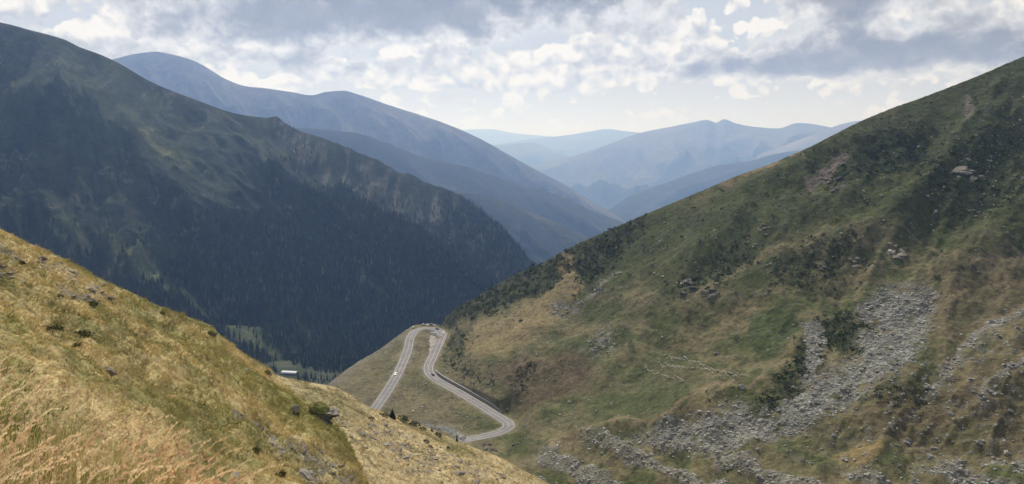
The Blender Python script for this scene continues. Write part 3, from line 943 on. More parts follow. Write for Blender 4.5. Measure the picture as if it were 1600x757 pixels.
    shrub_d = np.where(d < HW + 4, 0, shrub_d) * (1 - np.clip(sc + scl, 0, 1))
    # drab late-summer tone: turf is duller than the near slope
    lum = C @ np.array([.3, .6, .1])
    C = (C * .92 + lum[..., None] * .08) * .88
    blot = sstep(fbm(px / 9, py / 5, 4, seed=57), .12, .5) * (1 - np.clip(sc + scl, 0, 1))
    C = C * (1 - .3 * blot[..., None])
    P0 = P
    Pb = back_rows(P, 8, 14, .42)
    C2 = np.concatenate([np.repeat(C[:1], 8, 0), C], 0)
    # carry the far side down to the valley
    q = Pb[0].copy(); q[:, 1] += 260; q[:, 2] = np.minimum(q[:, 2] - 170, -320)
    Pb = np.concatenate([q[None], Pb], 0); C2 = np.concatenate([C2[:1], C2], 0)
    o = grid_mesh('right_hillside', Pb, M['hill'], C2)
    tag(o, 'steep grassy hillside with scree and shrubs on the right', 'hillside', kind='structure')
    return o, P0, px, py, stone_d, shrub_d


# which side of the travel direction is uphill (towards larger x there)
WALL_SIDE = 1.0 if RN[(WALL_A + WALL_B) // 2, 0] > 0 else -1.0
RH, RP, Rx, Ry, R_stone, R_shrub = right_hillside()
RS = Surf(RP, Rx, Ry)

# ------------------------------------------------------------------ near slopes
def near_slope():
    edge = [(-330, 200, 96), (-150, 285, 100), (0, 357, 105), (60, 387, 108), (100, 405, 110), (150, 432, 112), (205, 457, 115), (240, 474, 118), (300, 497, 121), (330, 509, 124), (345, 524, 126), (380, 552, 132), (412, 570, 138), (424, 578, 140), (434, 592, 138), (460, 614, 130), (500, 637, 120), (520, 655, 116), (545, 692, 106), (575, 757, 92), (612, 840, 76), (660, 960, 60)]
    m1 = [(-330, 330, 72), (0, 450, 76), (100, 500, 72), (205, 560, 70), (335, 628, 74), (425, 668, 78), (510, 720, 76), (575, 800, 66), (660, 1000, 48)]
    m2 = [(-330, 450, 44), (0, 540, 46), (100, 585, 43), (205, 640, 41), (335, 715, 44), (425, 765, 46), (510, 820, 46), (575, 900, 40), (660, 1100, 32)]
    m3 = [(-330, 640, 17), (0, 700, 17), (205, 790, 16), (335, 850, 17), (425, 900, 19), (510, 960, 20), (660, 1200, 16)]
    m4 = [(-330, 1000, 6.5), (0, 1000, 6.5), (205, 1050, 6.2), (335, 1110, 6.2), (425, 1150, 6.5), (660, 1350, 7)]
    ncol, nrow = 330, 300
    vb = np.concatenate([np.linspace(0, 2, 210, endpoint=False), np.linspace(2, 3, 60, endpoint=False), np.linspace(3, 4, 30)])
    px, py, D = loft([edge, m1, m2, m3, m4], ncol, nrow, vbias=vb)
    P = unproj(px, py, D)
    v = vb[:, None] + 0 * px
    env = sstep(v, 0, .3) * .85 + .15
    x, y = P[..., 0], P[..., 1]
    P[..., 2] += env * (1.1 * fbm(x / 13, y / 22, 4, seed=61) + .5 * fbm(x / 3.2, y / 5, 4, seed=62) + .12 * fbm(x / .8, y / .9, 3, seed=63))
    # ledges that step down along the slope
    u = py - .56 * px
    led = np.sin(u / 19 + 2.6 * fbm(px / 110, py / 60, 4, seed=64))
    P[..., 2] += env * .55 * led
    C_led = sstep(-led + .5 * fbm(px / 20, py / 12, 3, seed=70), .45, 1.1)
    wx = px + 10 * fbm(px / 35, py / 25, 4, seed=65); wy = py + 7 * fbm(px / 35, py / 25, 4, seed=66)
    # streaks lie along the slope, down to the right
    ca, sa = math.cos(radians(31)), math.sin(radians(31))
    al = px * ca + py * sa; ac = -px * sa + py * ca
    n1 = fbm(al / 260, ac / 38, 5, seed=67); n2 = fbm(al / 80, ac / 10, 5, seed=68); n3 = fbm(al / 26, ac / 4, 4, seed=69)
    C = np.zeros(P.shape) + np.array((.32, .262, .115))
    C = mixc(C, (.185, .178, .06), sstep(n1 + .55 * n2, -.15, .35) * .9)
    C = mixc(C, (.45, .36, .18), sstep(-n1 + .3 * n2, .1, .6) * .5)
    C = mixc(C, (.14, .138, .05), sstep(n2 + .5 * n3, .35, .8) * .6)
    C = mixc(C, (.24, .18, .105), sstep(-n2 + .6 * n3, .45, .8) * .3)
    C = mixc(C, (.165, .17, .05), softpoly(wx, wy, [(180, 470), (260, 500), (330, 530), (400, 590), (460, 625), (520, 660), (545, 700), (500, 690), (430, 640), (380, 620), (300, 560), (200, 500)], 14) * .6)
    C = mixc(C, (.13, .128, .045), C_led * .6)
    # bare stony lines
    sl = np.zeros(px.shape)
    for ln, w in (([(0, 398), (20, 408), (36, 414)], 5), ([(60, 415), (90, 424), (118, 440)], 7), ([(95, 452), (125, 462), (150, 478)], 5), ([(140, 455), (170, 470)], 4), ([(370, 648), (410, 670), (440, 700)], 6), ([(455, 690), (500, 715), (545, 750)], 9), ([(480, 728), (498, 738)], 8), ([(0, 425), (14, 430)], 5)):
        sl = np.maximum(sl, np.exp(-(polyline_dist(px, py, ln) / w) ** 2))
    C = mixc(C, (.27, .255, .23), sl * sstep(n3, -.5, .3) * .7)
    lum = C @ np.array([.3, .6, .1])
    C = (C * .90 + lum[..., None] * .10) * np.array([1.13, 1.08, 1.02])
    P0 = P
    Pb = back_rows(P, 6, 4.0, .75)
    C2 = np.concatenate([np.repeat(C[:1], 6, 0), C], 0)
    o = grid_mesh('near_slope', Pb, M['slope'], C2)
    tag(o, 'golden grass slope falling away to the right in the foreground', 'slope', kind='structure')
    return o, P0, px, py, sl, C


NS, NP_, Nx, Ny, N_stone, N_col = near_slope()
NSurf = Surf(NP_, Nx, Ny)


def lower_spur():
    sky = [(330, 570, 215), (390, 580, 222), (425, 585, 228), (445, 590, 232), (480, 597, 236), (520, 604, 240), (545, 616, 242), (565, 630, 245), (590, 641, 247), (620, 651, 249), (650, 661, 250), (700, 682, 250), (740, 700, 250), (780, 715, 250), (815, 734, 248), (850, 752, 245), (880, 772, 240), (930, 805, 230), (1000, 850, 215)]
    m1 = [(330, 620, 165), (425, 630, 168), (520, 655, 175), (565, 672, 180), (620, 695, 186), (700, 718, 195), (780, 746, 205), (850, 780, 208), (930, 830, 200), (1000, 880, 188)]
    m2 = [(330, 720, 112), (425, 715, 115), (520, 730, 122), (620, 757, 130), (700, 775, 142), (780, 800, 155), (850, 835, 160), (1000, 930, 152)]
    m3 = [(330, 900, 70), (425, 900, 72), (520, 890, 78), (620, 890, 85), (700, 900, 95), (850, 960, 110), (1000, 1040, 110)]
    ncol, nrow = 240, 170
    px, py, D = loft([sky, m1, m2, m3], ncol, nrow)
    P = unproj(px, py, D)
    v = np.linspace(0, 3, nrow)[:, None] + 0 * px
    env = sstep(v, 0, .25) * .85 + .15
    x, y = P[..., 0], P[..., 1]
    P[..., 2] += env * (1.3 * fbm(x / 16, y / 24, 4, seed=71) + .55 * fbm(x / 4, y / 6, 4, seed=72) + .15 * fbm(x / 1.2, y / 1.2, 3, seed=73))
    C = np.zeros(P.shape) + np.array((.38, .30, .145))
    ca, sa = math.cos(radians(28)), math.sin(radians(28))
    al = px * ca + py * sa; ac = -px * sa + py * ca
    n1 = fbm(al / 110, ac / 26, 5, seed=74); n2 = fbm(al / 26, ac / 9, 5, seed=75); n3 = fbm(px / 6, py / 4, 4, seed=76)
    C = mixc(C, (.19, .165, .06), sstep(n1 + .5 * n2, .0, .5) * .8)
    C = mixc(C, (.46, .37, .20), sstep(-n1 + .5 * n2, .15, .6) * .6)
    C = mixc(C, (.20, .15, .095), sstep(n2 - .4 * n1 + .3 * n3, .2, .6) * .55)
    C = mixc(C, (.10, .10, .035), sstep(n2 + .4 * n3, .4, .75) * .6)
    st = softpoly(px, py, [(530, 660), (600, 662), (660, 690), (700, 712), (690, 735), (640, 740), (590, 700), (540, 690)], 14)
    st = np.maximum(st, softpoly(px, py, [(690, 720), (740, 728), (800, 745), (800, 757), (690, 745)], 9) * .8)
    st2 = st * sstep(n2 + .6 * n3, .0, .5)
    C = mixc(C, (.27, .225, .165), st2 * .4)
    C = mixc(C, (.15, .145, .055), softpoly(px, py, [(425, 600), (520, 612), (580, 640), (560, 660), (470, 640)], 16) * .5)
    lum = C @ np.array([.3, .6, .1])
    C = (C * .86 + lum[..., None] * .14) * 1.04
    P0 = P
    Pb = back_rows(P, 7, 5.0, .55)
    q = Pb[0].copy(); q[:, 1] += 60; q[:, 2] -= 90
    Pb = np.concatenate([q[None], Pb], 0)
    C2 = np.concatenate([np.repeat(C[:1], 8, 0), C], 0)
    o = grid_mesh('lower_spur', Pb, M['slope'], C2)
    tag(o, 'dry yellow grass spur below the near slope, before the road', 'slope', kind='structure')
    return o, P0, px, py, st, C


LS, LP, Lx, Ly, L_stone, L_col = lower_spur()
LSurf = Surf(LP, Lx, Ly)

# knoll the camera stands on
KEDGE = [(-9.0, 8.6), (-6.0, 7.0), (-3.57, 5.5), (-2.34, 4.8), (-1.6, 4.2), (-1.05, 3.6), (-.75, 3.0), (-.55, 2.3), (-.35, 1.4), (-.3, -3)]


def knoll_z(x, y):
    poly = KEDGE + [(-14, -3), (-14, 8.6)]
    d = polyline_dist(x, y, KEDGE)
    ins = inpoly(x, y, poly)
    over = np.where(ins, 0, d)
    soft = np.where(ins, np.exp(-d / .5) * .10, .10)
    z = -1.70 - .048 * y - .115 * (np.maximum(x, -4) + 3.6) - .75 * over - soft
    return z + .05 * fbm(x / .9, y / .9, 3, seed=81)


def knoll():
    xs = np.linspace(-10, 2.5, 110); ys = np.linspace(12, -2.5, 110)
    X, Y = np.meshgrid(xs, ys)
    P = np.stack([X, Y, knoll_z(X, Y)], -1)
    C = np.zeros(P.shape) + np.array((.17, .14, .05))
    C = mixc(C, (.10, .10, .03), sstep(fbm(X / .6, Y / .6, 4, seed=82), -.1, .4))
    o = grid_mesh('grassy_knoll', P, M['slope'], C)
    tag(o, 'knoll under the tall seeding grass at the lower left', 'knoll', kind='structure')


knoll()

# ------------------------------------------------------------------ road
def ribbon(name, o0, o1, dz, mat, parent=None, i0=0, i1=None, dz1=None):
    C_ = RC[i0:i1]; N_ = RN[i0:i1]
    A = C_ + N_ * o0 + np.array([0, 0, dz]); B = C_ + N_ * o1 + np.array([0, 0, dz if dz1 is None else dz1])
    return grid_mesh(name, np.stack([B, A], 0), mat, parent=parent, smooth=False)


road = ribbon('road', -HW, HW, 0.0, M['asphalt'])
tag(road, 'grey winding two-lane mountain road with a hairpin bend', 'road', kind='structure')
for sgn in (-1, 1):
    ribbon('gravel_shoulder', sgn * HW, sgn * (HW + .75), -.012, M['shoulder'], road, dz1=-.16)
    ribbon('edge_line', sgn * (HW - .38), sgn * (HW - .23), .006, M['paint'], road)
ribbon('centre_line', -.09, .09, .006, M['paint'], road)


def on_plane(px, py, z):
    d = unproj(px, py, 1.0)
    return d * (z / d[2])


def near_road(px, py):
    qx, qy = proj(RC)
    k = int(np.argmin((qx - px) ** 2 + (qy - py) ** 2))
    return k, on_plane(px, py, RC[k, 2])


# lay-bys: the inner wedge beside the right leg and the outer one round the top
def layby(name, label, pts):
    ring = []
    for p in pts:
        k, q = near_road(*p)
        q[2] = RC[k, 2] - .03
        ring.append(q)
    ring = np.array(ring)
    c = ring.mean(0)
    V = np.concatenate([ring, [c]])
    n = len(ring)
    Fc = np.array([(i, (i + 1) % n, n) for i in range(n)])
    o = mesh_from(name, V, Fc, M['gravel'], smooth=False)
    if np.cross(V[1] - V[0], V[n] - V[0])[2] < 0:
        o.data.flip_normals()
    tag(o, label, 'layby', kind='structure')


layby('layby', 'pale gravel lay-by on the inside of the hairpin', [(683, 518), (676, 518.5), (672.5, 524), (670.5, 534), (670, 545), (671.5, 552), (677, 540), (682, 529)])
layby('layby', 'narrow gravel lay-by outside the top of the hairpin', [(647, 514), (652, 509.5), (660, 507), (668, 506), (677, 506.3), (686, 508.5), (688, 512.5), (676, 510.4), (664, 509.4), (655, 511.2)])


# retaining wall
def retaining_wall():
    i0, i1 = WALL_A + 2, WALL_B - 2
    C_ = RC[i0:i1]; N_ = RN[i0:i1] * WALL_SIDE
    n = len(C_)
    t = np.linspace(0, 1, n)
    hgt = 1.8 * np.minimum(1, np.minimum(t, 1 - t) * 9 + .12)
    hgt = np.maximum(hgt, .5)[:, None]
    up = np.array([0, 0, 1.0])
    prof = [C_ + N_ * (WALL_OFF - .1) - up * .4, C_ + N_ * (WALL_OFF + .08) + up * hgt, C_ + N_ * (WALL_OFF + .6) + up * hgt, C_ + N_ * (WALL_OFF + .65) - up * .4]
    e = bpy.data.objects.new('retaining_wall', None); COL.objects.link(e)
    base = Vector(prof[0][0]); e.location = base
    def part(name, pr, mat):
        P = np.stack(pr, 0) - np.array(base)
        r, c = P.shape[:2]
        idx = np.arange(r * c).reshape(r, c)
        Fc = [(idx[a, j], idx[(a + 1) % r, j], idx[(a + 1) % r, j + 1], idx[a, j + 1]) for a in range(r) for j in range(c - 1)]
        Fc += [tuple(idx[::-1, 0]), tuple(idx[:, -1])]
        o = mesh_from(name, P.reshape(-1, 3), np.array(Fc), mat, smooth=False, parent=e)
        return o
    part('wall_face', prof, M['concrete'])
    cp = [C_ + N_ * (WALL_OFF - .06) + up * (hgt + .003), C_ + N_ * (WALL_OFF - .06) + up * (hgt + .26), C_ + N_ * (WALL_OFF + .75) + up * (hgt + .26), C_ + N_ * (WALL_OFF + .75) + up * (hgt + .003)]
    part('coping', cp, M['coping'])
    tag(e, 'dark concrete retaining wall curving along the uphill road edge', 'wall')


retaining_wall()


def guard_wall():
    k0, _ = near_road(695, 522); k1, _ = near_road(690, 545)
    k0, k1 = min(k0, k1), max(k0, k1)
    C_ = RC[k0:k1 + 1]; N_ = RN[k0:k1 + 1] * WALL_SIDE
    up = np.array([0, 0, 1.0])
    pr = [C_ + N_ * 4.7 - up * .3, C_ + N_ * 4.8 + up * .75, C_ + N_ * 5.05 + up * .75, C_ + N_ * 5.15 - up * .3]
    P = np.stack(pr, 0); r, c = P.shape[:2]
    idx = np.arange(r * c).reshape(r, c)
    Fc = [(idx[a, j], idx[(a + 1) % r, j], idx[(a + 1) % r, j + 1], idx[a, j + 1]) for a in range(r) for j in range(c - 1)]
    Fc += [tuple(idx[::-1, 0]), tuple(idx[:, -1])]
    o = mesh_from('guard_wall', P.reshape(-1, 3), np.array(Fc), M['paint'], smooth=False)
    tag(o, 'low white guard wall at the outer edge of the hairpin', 'wall')


guard_wall()


# ------------------------------------------------------------------ cars
def prism(profile, y0, y1, inset_top=0.0, ztop=None):
    """side profile (x,z) drawn across the width; points above ztop lean inwards"""
    V = []
    for y, s in ((y0, 1), (y1, -1)):
        for x, z in profile:
            k = 0 if ztop is None else max(0, z - ztop)
            V.append((x, y + s * k * inset_top, z))
    n = len(profile)
    Fs = [[i, (i + 1) % n, n + (i + 1) % n, n + i] for i in range(n)]
    return V, Fs, [list(range(n))[::-1], list(range(n, 2 * n))]


def poly_mesh(name, V, Fs, mat, bevel=0.0):
    me = bpy.data.meshes.new(name)
    me.from_pydata([tuple(map(float, v)) for v in V], [], [list(map(int, f)) for f in Fs])
    bm = bmesh.new(); bm.from_mesh(me)
    bmesh.ops.recalc_face_normals(bm, faces=bm.faces)
    if bevel:
        bmesh.ops.bevel(bm, geom=list(bm.edges), offset=bevel, segments=2, affect='EDGES', clamp_overlap=True)
    bm.to_mesh(me); bm.free()
    me.materials.append(mat)
    return me


def wheel_mesh():
    bm = bmesh.new()
    bmesh.ops.create_cone(bm, cap_ends=True, segments=14, radius1=.33, radius2=.33, depth=.22, matrix=Matrix.Rotation(math.pi / 2, 4, 'X'))
    bmesh.ops.bevel(bm, geom=[e for e in bm.edges if e.calc_face_angle(0) > 1], offset=.04, segments=1, affect='EDGES')
    me = bpy.data.meshes.new('tyre'); bm.to_mesh(me); bm.free(); me.materials.append(M['tyre'])
    bm = bmesh.new()
    bmesh.ops.create_cone(bm, cap_ends=True, segments=10, radius1=.19, radius2=.17, depth=.235, matrix=Matrix.Rotation(math.pi / 2, 4, 'X'))
    m2 = bpy.data.meshes.new('rim'); bm.to_mesh(m2); bm.free(); m2.materials.append(M['paint_silver'])
    return me, m2


TYRE, RIM = wheel_mesh()
BODYP = [(-2.1, .35), (-2.15, .75), (-2.05, .95), (-1.3, 1.0), (.85, .98), (1.75, .86), (2.08, .72), (2.12, .36), (1.75, .25), (-1.7, .25)]
CABP = [(-2.0, .97), (-1.75, 1.30), (-1.35, 1.44), (.05, 1.45), (.45, 1.36), (1.05, .985)]
ROOFP = [(-1.62, 1.405), (-1.3, 1.50), (.0, 1.51), (.34, 1.425)]
VANP_C = [(-2.1, .97), (-2.0, 1.75), (-1.7, 1.9), (.7, 1.9), (1.15, 1.7), (1.7, .97)]


def link(name, me, parent, loc=(0, 0, 0)):
    o = bpy.data.objects.new(name, me); COL.objects.link(o); o.parent = parent; o.location = loc
    return o


_carmesh = {}


def car(paint, loc, heading, label, pitch=0.0):
    if paint not in _carmesh:
        V, Fs, caps = prism(BODYP, -.86, .86)
        body = poly_mesh('car_body', V, Fs + caps, M['paint_' + paint], .07)
        V, Fs, caps = prism(CABP, -.80, .80, .28, .97)
        cab = poly_mesh('car_windows', V, Fs + caps, M['glass'], .03)
        V, Fs, caps = prism(ROOFP, -.66, .66, .2, 1.40)
        roof = poly_mesh('car_roof', V, Fs + caps, M['paint_' + paint], .03)
        lamp = poly_mesh('lamp', *((lambda a: (a[0], a[1] + a[2]))(prism([(-.04, -.08), (-.04, .08), (.04, .06), (.04, -.06)], -.2, .2))), M['lamp'], 0)
        tail = lamp.copy(); tail.materials.clear(); tail.materials.append(M['tail'])
        _carmesh[paint] = (body, cab, roof, lamp, tail)
    body, cab, roof, lamp, tail = _carmesh[paint]
    e = bpy.data.objects.new('car', None); COL.objects.link(e)
    e.location = loc; e.rotation_euler = (0, pitch, heading)
    link('body', body, e)
    link('windows', cab, e)
    link('roof', roof, e)
    for x in (-1.32, 1.32):
        for y in (-.78, .78):
            w = link('wheel', TYRE, e, (x, y, .33))
            link('rim', RIM, w)
    for y in (-.58, .58):
        link('headlight', lamp, e, (2.08, y, .70))
        link('tail_light', tail, e, (-2.11, y, .80))
    tag(e, label, 'car', 'cars on and beside the mountain road')
    return e


CARS = [('white', 618.3, 585.5, 1, 'white car driving along the straight left leg of the road'),
        ('black', 676.0, 586.5, 1, 'black car on the kink of the right leg beside the wall'),
        ('white', 662.5, 508.6, 0, 'white car parked outside the top of the hairpin'),
        ('grey', 674.0, 508.4, 0, 'dark car parked outside the hairpin, right of a white one'),
        ('black', 683.5, 515.0, 0, 'black car rounding the top of the hairpin bend'),
        ('white', 675.4, 522.3, 2, 'white car in the inner lay-by, beside the silver car'),
        ('silver', 680.6, 522.8, 2, 'silver-blue car parked in the lay-by at the road edge'),
        ('white', 692.6, 521.5, 0, 'white car at the outer right corner of the hairpin'),
        ('white', 671.9, 536.0, 2, 'white car alone at the lower end of the inner lay-by'),
        ('silver', 646.5, 513.2, 0, 'pale car at the far left corner of the hairpin')]
for paint, x, y, mode, lab in CARS:
    k, p = near_road(x, y)
    tng = RT[k]
    h = math.atan2(tng[1], tng[0]) + (math.pi if mode == 1 else 0) + (.5 if mode == 2 else 0)
    car(paint, (p[0], p[1], RC[k, 2] + (.0 if mode == 1 else -.01)), h, lab)


# ------------------------------------------------------------------ barn in the valley
def barn():
    c = unproj(453, 592, 1100)
    x0, y0 = c[0], c[1]
    z0 = vf_ground(x0, y0) - .3
    e = bpy.data.objects.new('barn', None); COL.objects.link(e)
    e.location = (x0, y0, z0); e.rotation_euler = (0, 0, radians(-10))
    Lh, W, H, R = 11.0, 5.0, 3.0, 2.6
    # barrel-vaulted tin roof
    ang = np.linspace(0, math.pi, 11)
    arc = [(-W * 1.04 * math.cos(a), H + R * math.sin(a)) for a in ang]
    def vault(name, pts, x_0, x_1, mat, closed):
        V = [(x_0, y, z) for y, z in pts] + [(x_1, y, z) for y, z in pts]
        n = len(pts)
        Fs = [(i, i + 1, n + i + 1, n + i) for i in range(n - 1)]
        if closed:
            Fs += [tuple(range(n))[::-1], tuple(range(n, 2 * n)), (0, n, 2 * n - 1, n - 1)]
        return link(name, poly_mesh(name, V, Fs, mat), e)
    outer = arc + [(-p[0] * -.97, p[1] - .15) for p in arc[::-1]]
    V = [(-Lh - .5, y, z) for y, z in outer] + [(Lh + .5, y, z) for y, z in outer]
    n = len(outer)
    Fs = [(i, (i + 1) % n, n + (i + 1) % n, n + i) for i in range(n)] + [tuple(range(n))[::-1], tuple(range(n, 2 * n))]
    rf = link('roof', poly_mesh('barn_roof', V, Fs, M['tin']), e)
    for i in range(9):
        xx = -Lh + i * 2 * Lh / 8
        pts = [(p[0] * 1.006, H + (p[1] - H) * 1.012 + .01) for p in arc]
        V = [(xx - .06, y, z) for y, z in pts] + [(xx + .06, y, z) for y, z in pts]
        m = len(pts)
        link('roof_seam', poly_mesh('roof_seam', V, [(j, j + 1, m + j + 1, m + j) for j in range(m - 1)], M['coping']), rf)
    inner = [(p[0] * .93, H + (p[1] - H) * .93) for p in arc]
    wallp = [(-W * .96, 0)] + inner + [(W * .96, 0)]
    V = [(-Lh, y, z) for y, z in wallp] + [(Lh, y, z) for y, z in wallp]
    n = len(wallp)
    Fs = [(i, (i + 1) % n, n + (i + 1) % n, n + i) for i in range(n)] + [tuple(range(n))[::-1], tuple(range(n, 2 * n))]
    link('wall', poly_mesh('barn_wall', V, Fs, M['timber']), e)
    door = [(-2.6 * math.cos(a), 2.2 + 1.7 * math.sin(a)) for a in ang]
    V = [(-Lh - .04, y, z) for y, z in [(-2.6, 0)] + door + [(2.6, 0)]]
    V += [(-Lh + .2, y, z) for _, y, z in V]
    n = len(V) // 2
    Fs = [tuple(range(n))[::-1], tuple(range(n, 2 * n))] + [(i, (i + 1) % n, n + (i + 1) % n, n + i) for i in range(n)]
    link('doorway', poly_mesh('doorway', V, Fs, M['dark']), e)
    for i in range(5):
        xx = -Lh + 3 + i * 4
        V = [(xx + a, -W * .96 - .05 + b, 1.2 + cc) for a in (0, 1.8) for b in (0, .1) for cc in (0, 1.1)]
        link('window', poly_mesh('barn_window', V, [(0, 1, 3, 2), (4, 6, 7, 5), (0, 4, 5, 1), (2, 3, 7, 6), (0, 2, 6, 4), (1, 5, 7, 3)], M['dark']), e)
    tag(e, 'long barn with rounded pale tin roof on the valley floor', 'barn')


barn()


# ------------------------------------------------------------------ spruces
def spruce_meshes(seed, h=1.0, tiers=13, spread=.24, dens=1.0):
    r = np.random.default_rng(seed)
    V = []; Fs = []
    def quad(a, b, c, d):
        k = len(V); V.extend([a, b, c, d]); Fs.append((k, k + 1, k + 2, k + 3))
    for i in range(tiers):
        f = i / (tiers - 1)
        z = h * (.05 + .93 * f)
        rad = h * spread * (1 - f) ** .85 + .012 * h
        n = int((6 + 7 * (1 - f)) * dens)
        off = r.random() * 6.28
        for j in range(n):
            a = off + 6.283 * j / n + r.normal(0, .18)
            L = rad * r.uniform(.72, 1.18)
            droop = L * r.uniform(.25, .55)
            w = L * r.uniform(.32, .5) + .004 * h
            d = np.array([math.cos(a), math.sin(a), 0]); s = np.array([-d[1], d[0], 0])
            p0 = np.array([0, 0, z + .035 * h]); p1 = d * L * .6 + s * w * .5 + np.array([0, 0, z - droop * .3]); p2 = d * L + np.array([0, 0, z - droop]); p3 = d * L * .6 - s * w * .5 + np.array([0, 0, z - droop * .42])
            quad(p0, p1, p2, p3)
            # hanging twig under the branch
            quad(d * L * .15 + np.array([0, 0, z]), d * L * .55 + s * w * .15 + np.array([0, 0, z - droop * .9 - .02 * h]), d * L * .9 + np.array([0, 0, z - droop]), d * L * .5 + np.array([0, 0, z - droop * .1]))
    top = np.array([0, 0, h * 1.03])
    for j in range(4):
        a = j * 1.57
        d = np.array([math.cos(a), math.sin(a), 0]) * .022 * h
        k = len(V); V.extend([top, d + np.array([0, 0, h * .9]), -d * .2 + np.array([0, 0, h * .86]), np.array([0, 0, h * .95])]); Fs.append((k, k + 1, k + 2, k + 3))
    crown = mesh_from('crown', np.array(V), np.array(Fs), M['needle'], smooth=False, link=False)
    Vt = []; Ft = []
    for zz, rr in ((-.03, .022), (.3, .016), (.75, .008), (1.0, .002)):
        for j in range(6):
            Vt.append((rr * h * math.cos(j * 1.047), rr * h * math.sin(j * 1.047), zz * h))
    for i in range(3):
        for j in range(6):
            Ft.append((i * 6 + j, i * 6 + (j + 1) % 6, i * 6 + 6 + (j + 1) % 6, i * 6 + 6 + j))
    trunk = mesh_from('trunk', np.array(Vt), np.array(Ft), M['bark'], link=False)
    return crown, trunk


SPR = [spruce_meshes(s, tiers=t, spread=sp) for s, t, sp in ((1, 13, .20), (2, 14, .17), (3, 12, .23), (4, 15, .18))]
SPR_FAT = [spruce_meshes(9, tiers=14, spread=.44, dens=1.5), spruce_meshes(10, tiers=12, spread=.36, dens=1.3)]


def spruce(loc, h, label, group=None, kind=None, name='spruce_tree', lean=0.0):
    crown, trunk = kind if kind is not None else random.choice(SPR)
    e = bpy.data.objects.new(name, None); COL.objects.link(e)
    e.location = loc; e.scale = (h, h, h); e.rotation_euler = (lean, 0, random.random() * 6.28)
    link('crown', crown, e); link('trunk', trunk, e)
    tag(e, label, 'tree', group)
    return e


CLUMP = []
for px, top, D in ((465.5, 580, 1062), (470, 585, 1058), (473, 582, 1075), (475.5, 580, 1062), (478, 575.5, 1066), (481, 584, 1055), (486, 578, 1070), (489.5, 586, 1050), (492.5, 580.5, 1064), (497, 588, 1050),
                   (501.5, 582, 1062), (506, 586, 1048), (511, 582.5, 1060), (515.5, 587, 1050), (520, 583, 1064), (523.5, 578.5, 1080), (528, 583, 1060), (532.5, 577, 1090), (537, 579, 1085), (541, 574.5, 1100), (476, 589, 1040), (484, 590, 1040), (503, 590, 1040)):
    x, y, zt = unproj(px, top, D)
    zg = vf_ground(x, y) - .5
    CLUMP.append(((x, y, zg), max(6.0, zt - zg), px))
def nth(i):
    i += 1
    return '%d%s' % (i, 'th' if 10 <= i % 100 <= 20 else {1: 'st', 2: 'nd', 3: 'rd'}.get(i % 10, 'th'))


for i, (lc, hh, _) in enumerate(sorted(CLUMP, key=lambda q: q[2])):
    spruce(lc, hh, 'dark spruce, ' + nth(i) + ' from the left in the clump right of the barn', 'spruces beside the barn')
for i, (px, top, D) in enumerate(((422.5, 567, 1120), (427, 563, 1125), (430.5, 568, 1115), (424.5, 571, 1105))):
    x, y, zt = unproj(px, top, D)
    zg = vf_ground(x, y) - .5
    spruce((x, y, zg), max(8.0, zt - zg), ('leftmost', 'tallest', 'rightmost', 'shortest')[i] + ' dark spruce in the small clump left of the barn', 'spruces left of the barn')


def on(surf, px, py):
    return surf.at(px, py)


# small spruces along the skyline of the right hillside
for i, (px, py, hp) in enumerate(sorted(((984, 347, 9), (942, 365, 8), (920, 374, 6), (956, 359, 5), (1016, 334, 5), (893, 388, 5), (829, 421, 9), (826, 423, 7), (818, 427, 6), (748, 463, 8), (744, 466, 7), (731, 474, 7), (727, 477, 5), (702, 494, 5), (1078, 308, 4), (838, 416, 5), (905, 408, 12), (901, 411, 9)))):
    p = on(RS, px, py)
    spruce((p[0], p[1], p[2] - .2), hp * p[1] / F, nth(i) + ' little dark spruce from the hairpin up the right hillside skyline', 'little spruces along the right skyline')
p = on(LSurf, 614, 651)
spruce((p[0], p[1], p[2] - .2), 17.5 * p[1] / F, 'lone broad dark spruce on the spur before the road', kind=SPR_FAT[0])
p = on(LSurf, 716, 688)
spruce((p[0], p[1], p[2] - .2), 15 * p[1] / F, 'slim little spruce where the road meets the spur', kind=SPR[1])
p = on(LSurf, 677, 673)
spruce((p[0], p[1], p[2] - .2), 8 * p[1] / F, 'tiny spruce by the stream behind the spur edge', kind=SPR_FAT[1])


# ------------------------------------------------------------------ forest on the dark mountain (one mass)
def area_weights(P):
    a = np.linalg.norm(np.cross(P[1:, :-1] - P[:-1, :-1], P[:-1, 1:] - P[:-1, :-1]), axis=-1)
    return a


def scatter(P, dens, n, seed):
    r = np.random.default_rng(seed)
    w = area_weights(P) * dens[:-1, :-1]
    cdf = np.cumsum(w.ravel()); cdf /= cdf[-1]
    k = np.searchsorted(cdf, r.random(n))
    rr, cc = np.unravel_index(k, w.shape)
    return rr + r.random(n), cc + r.random(n)


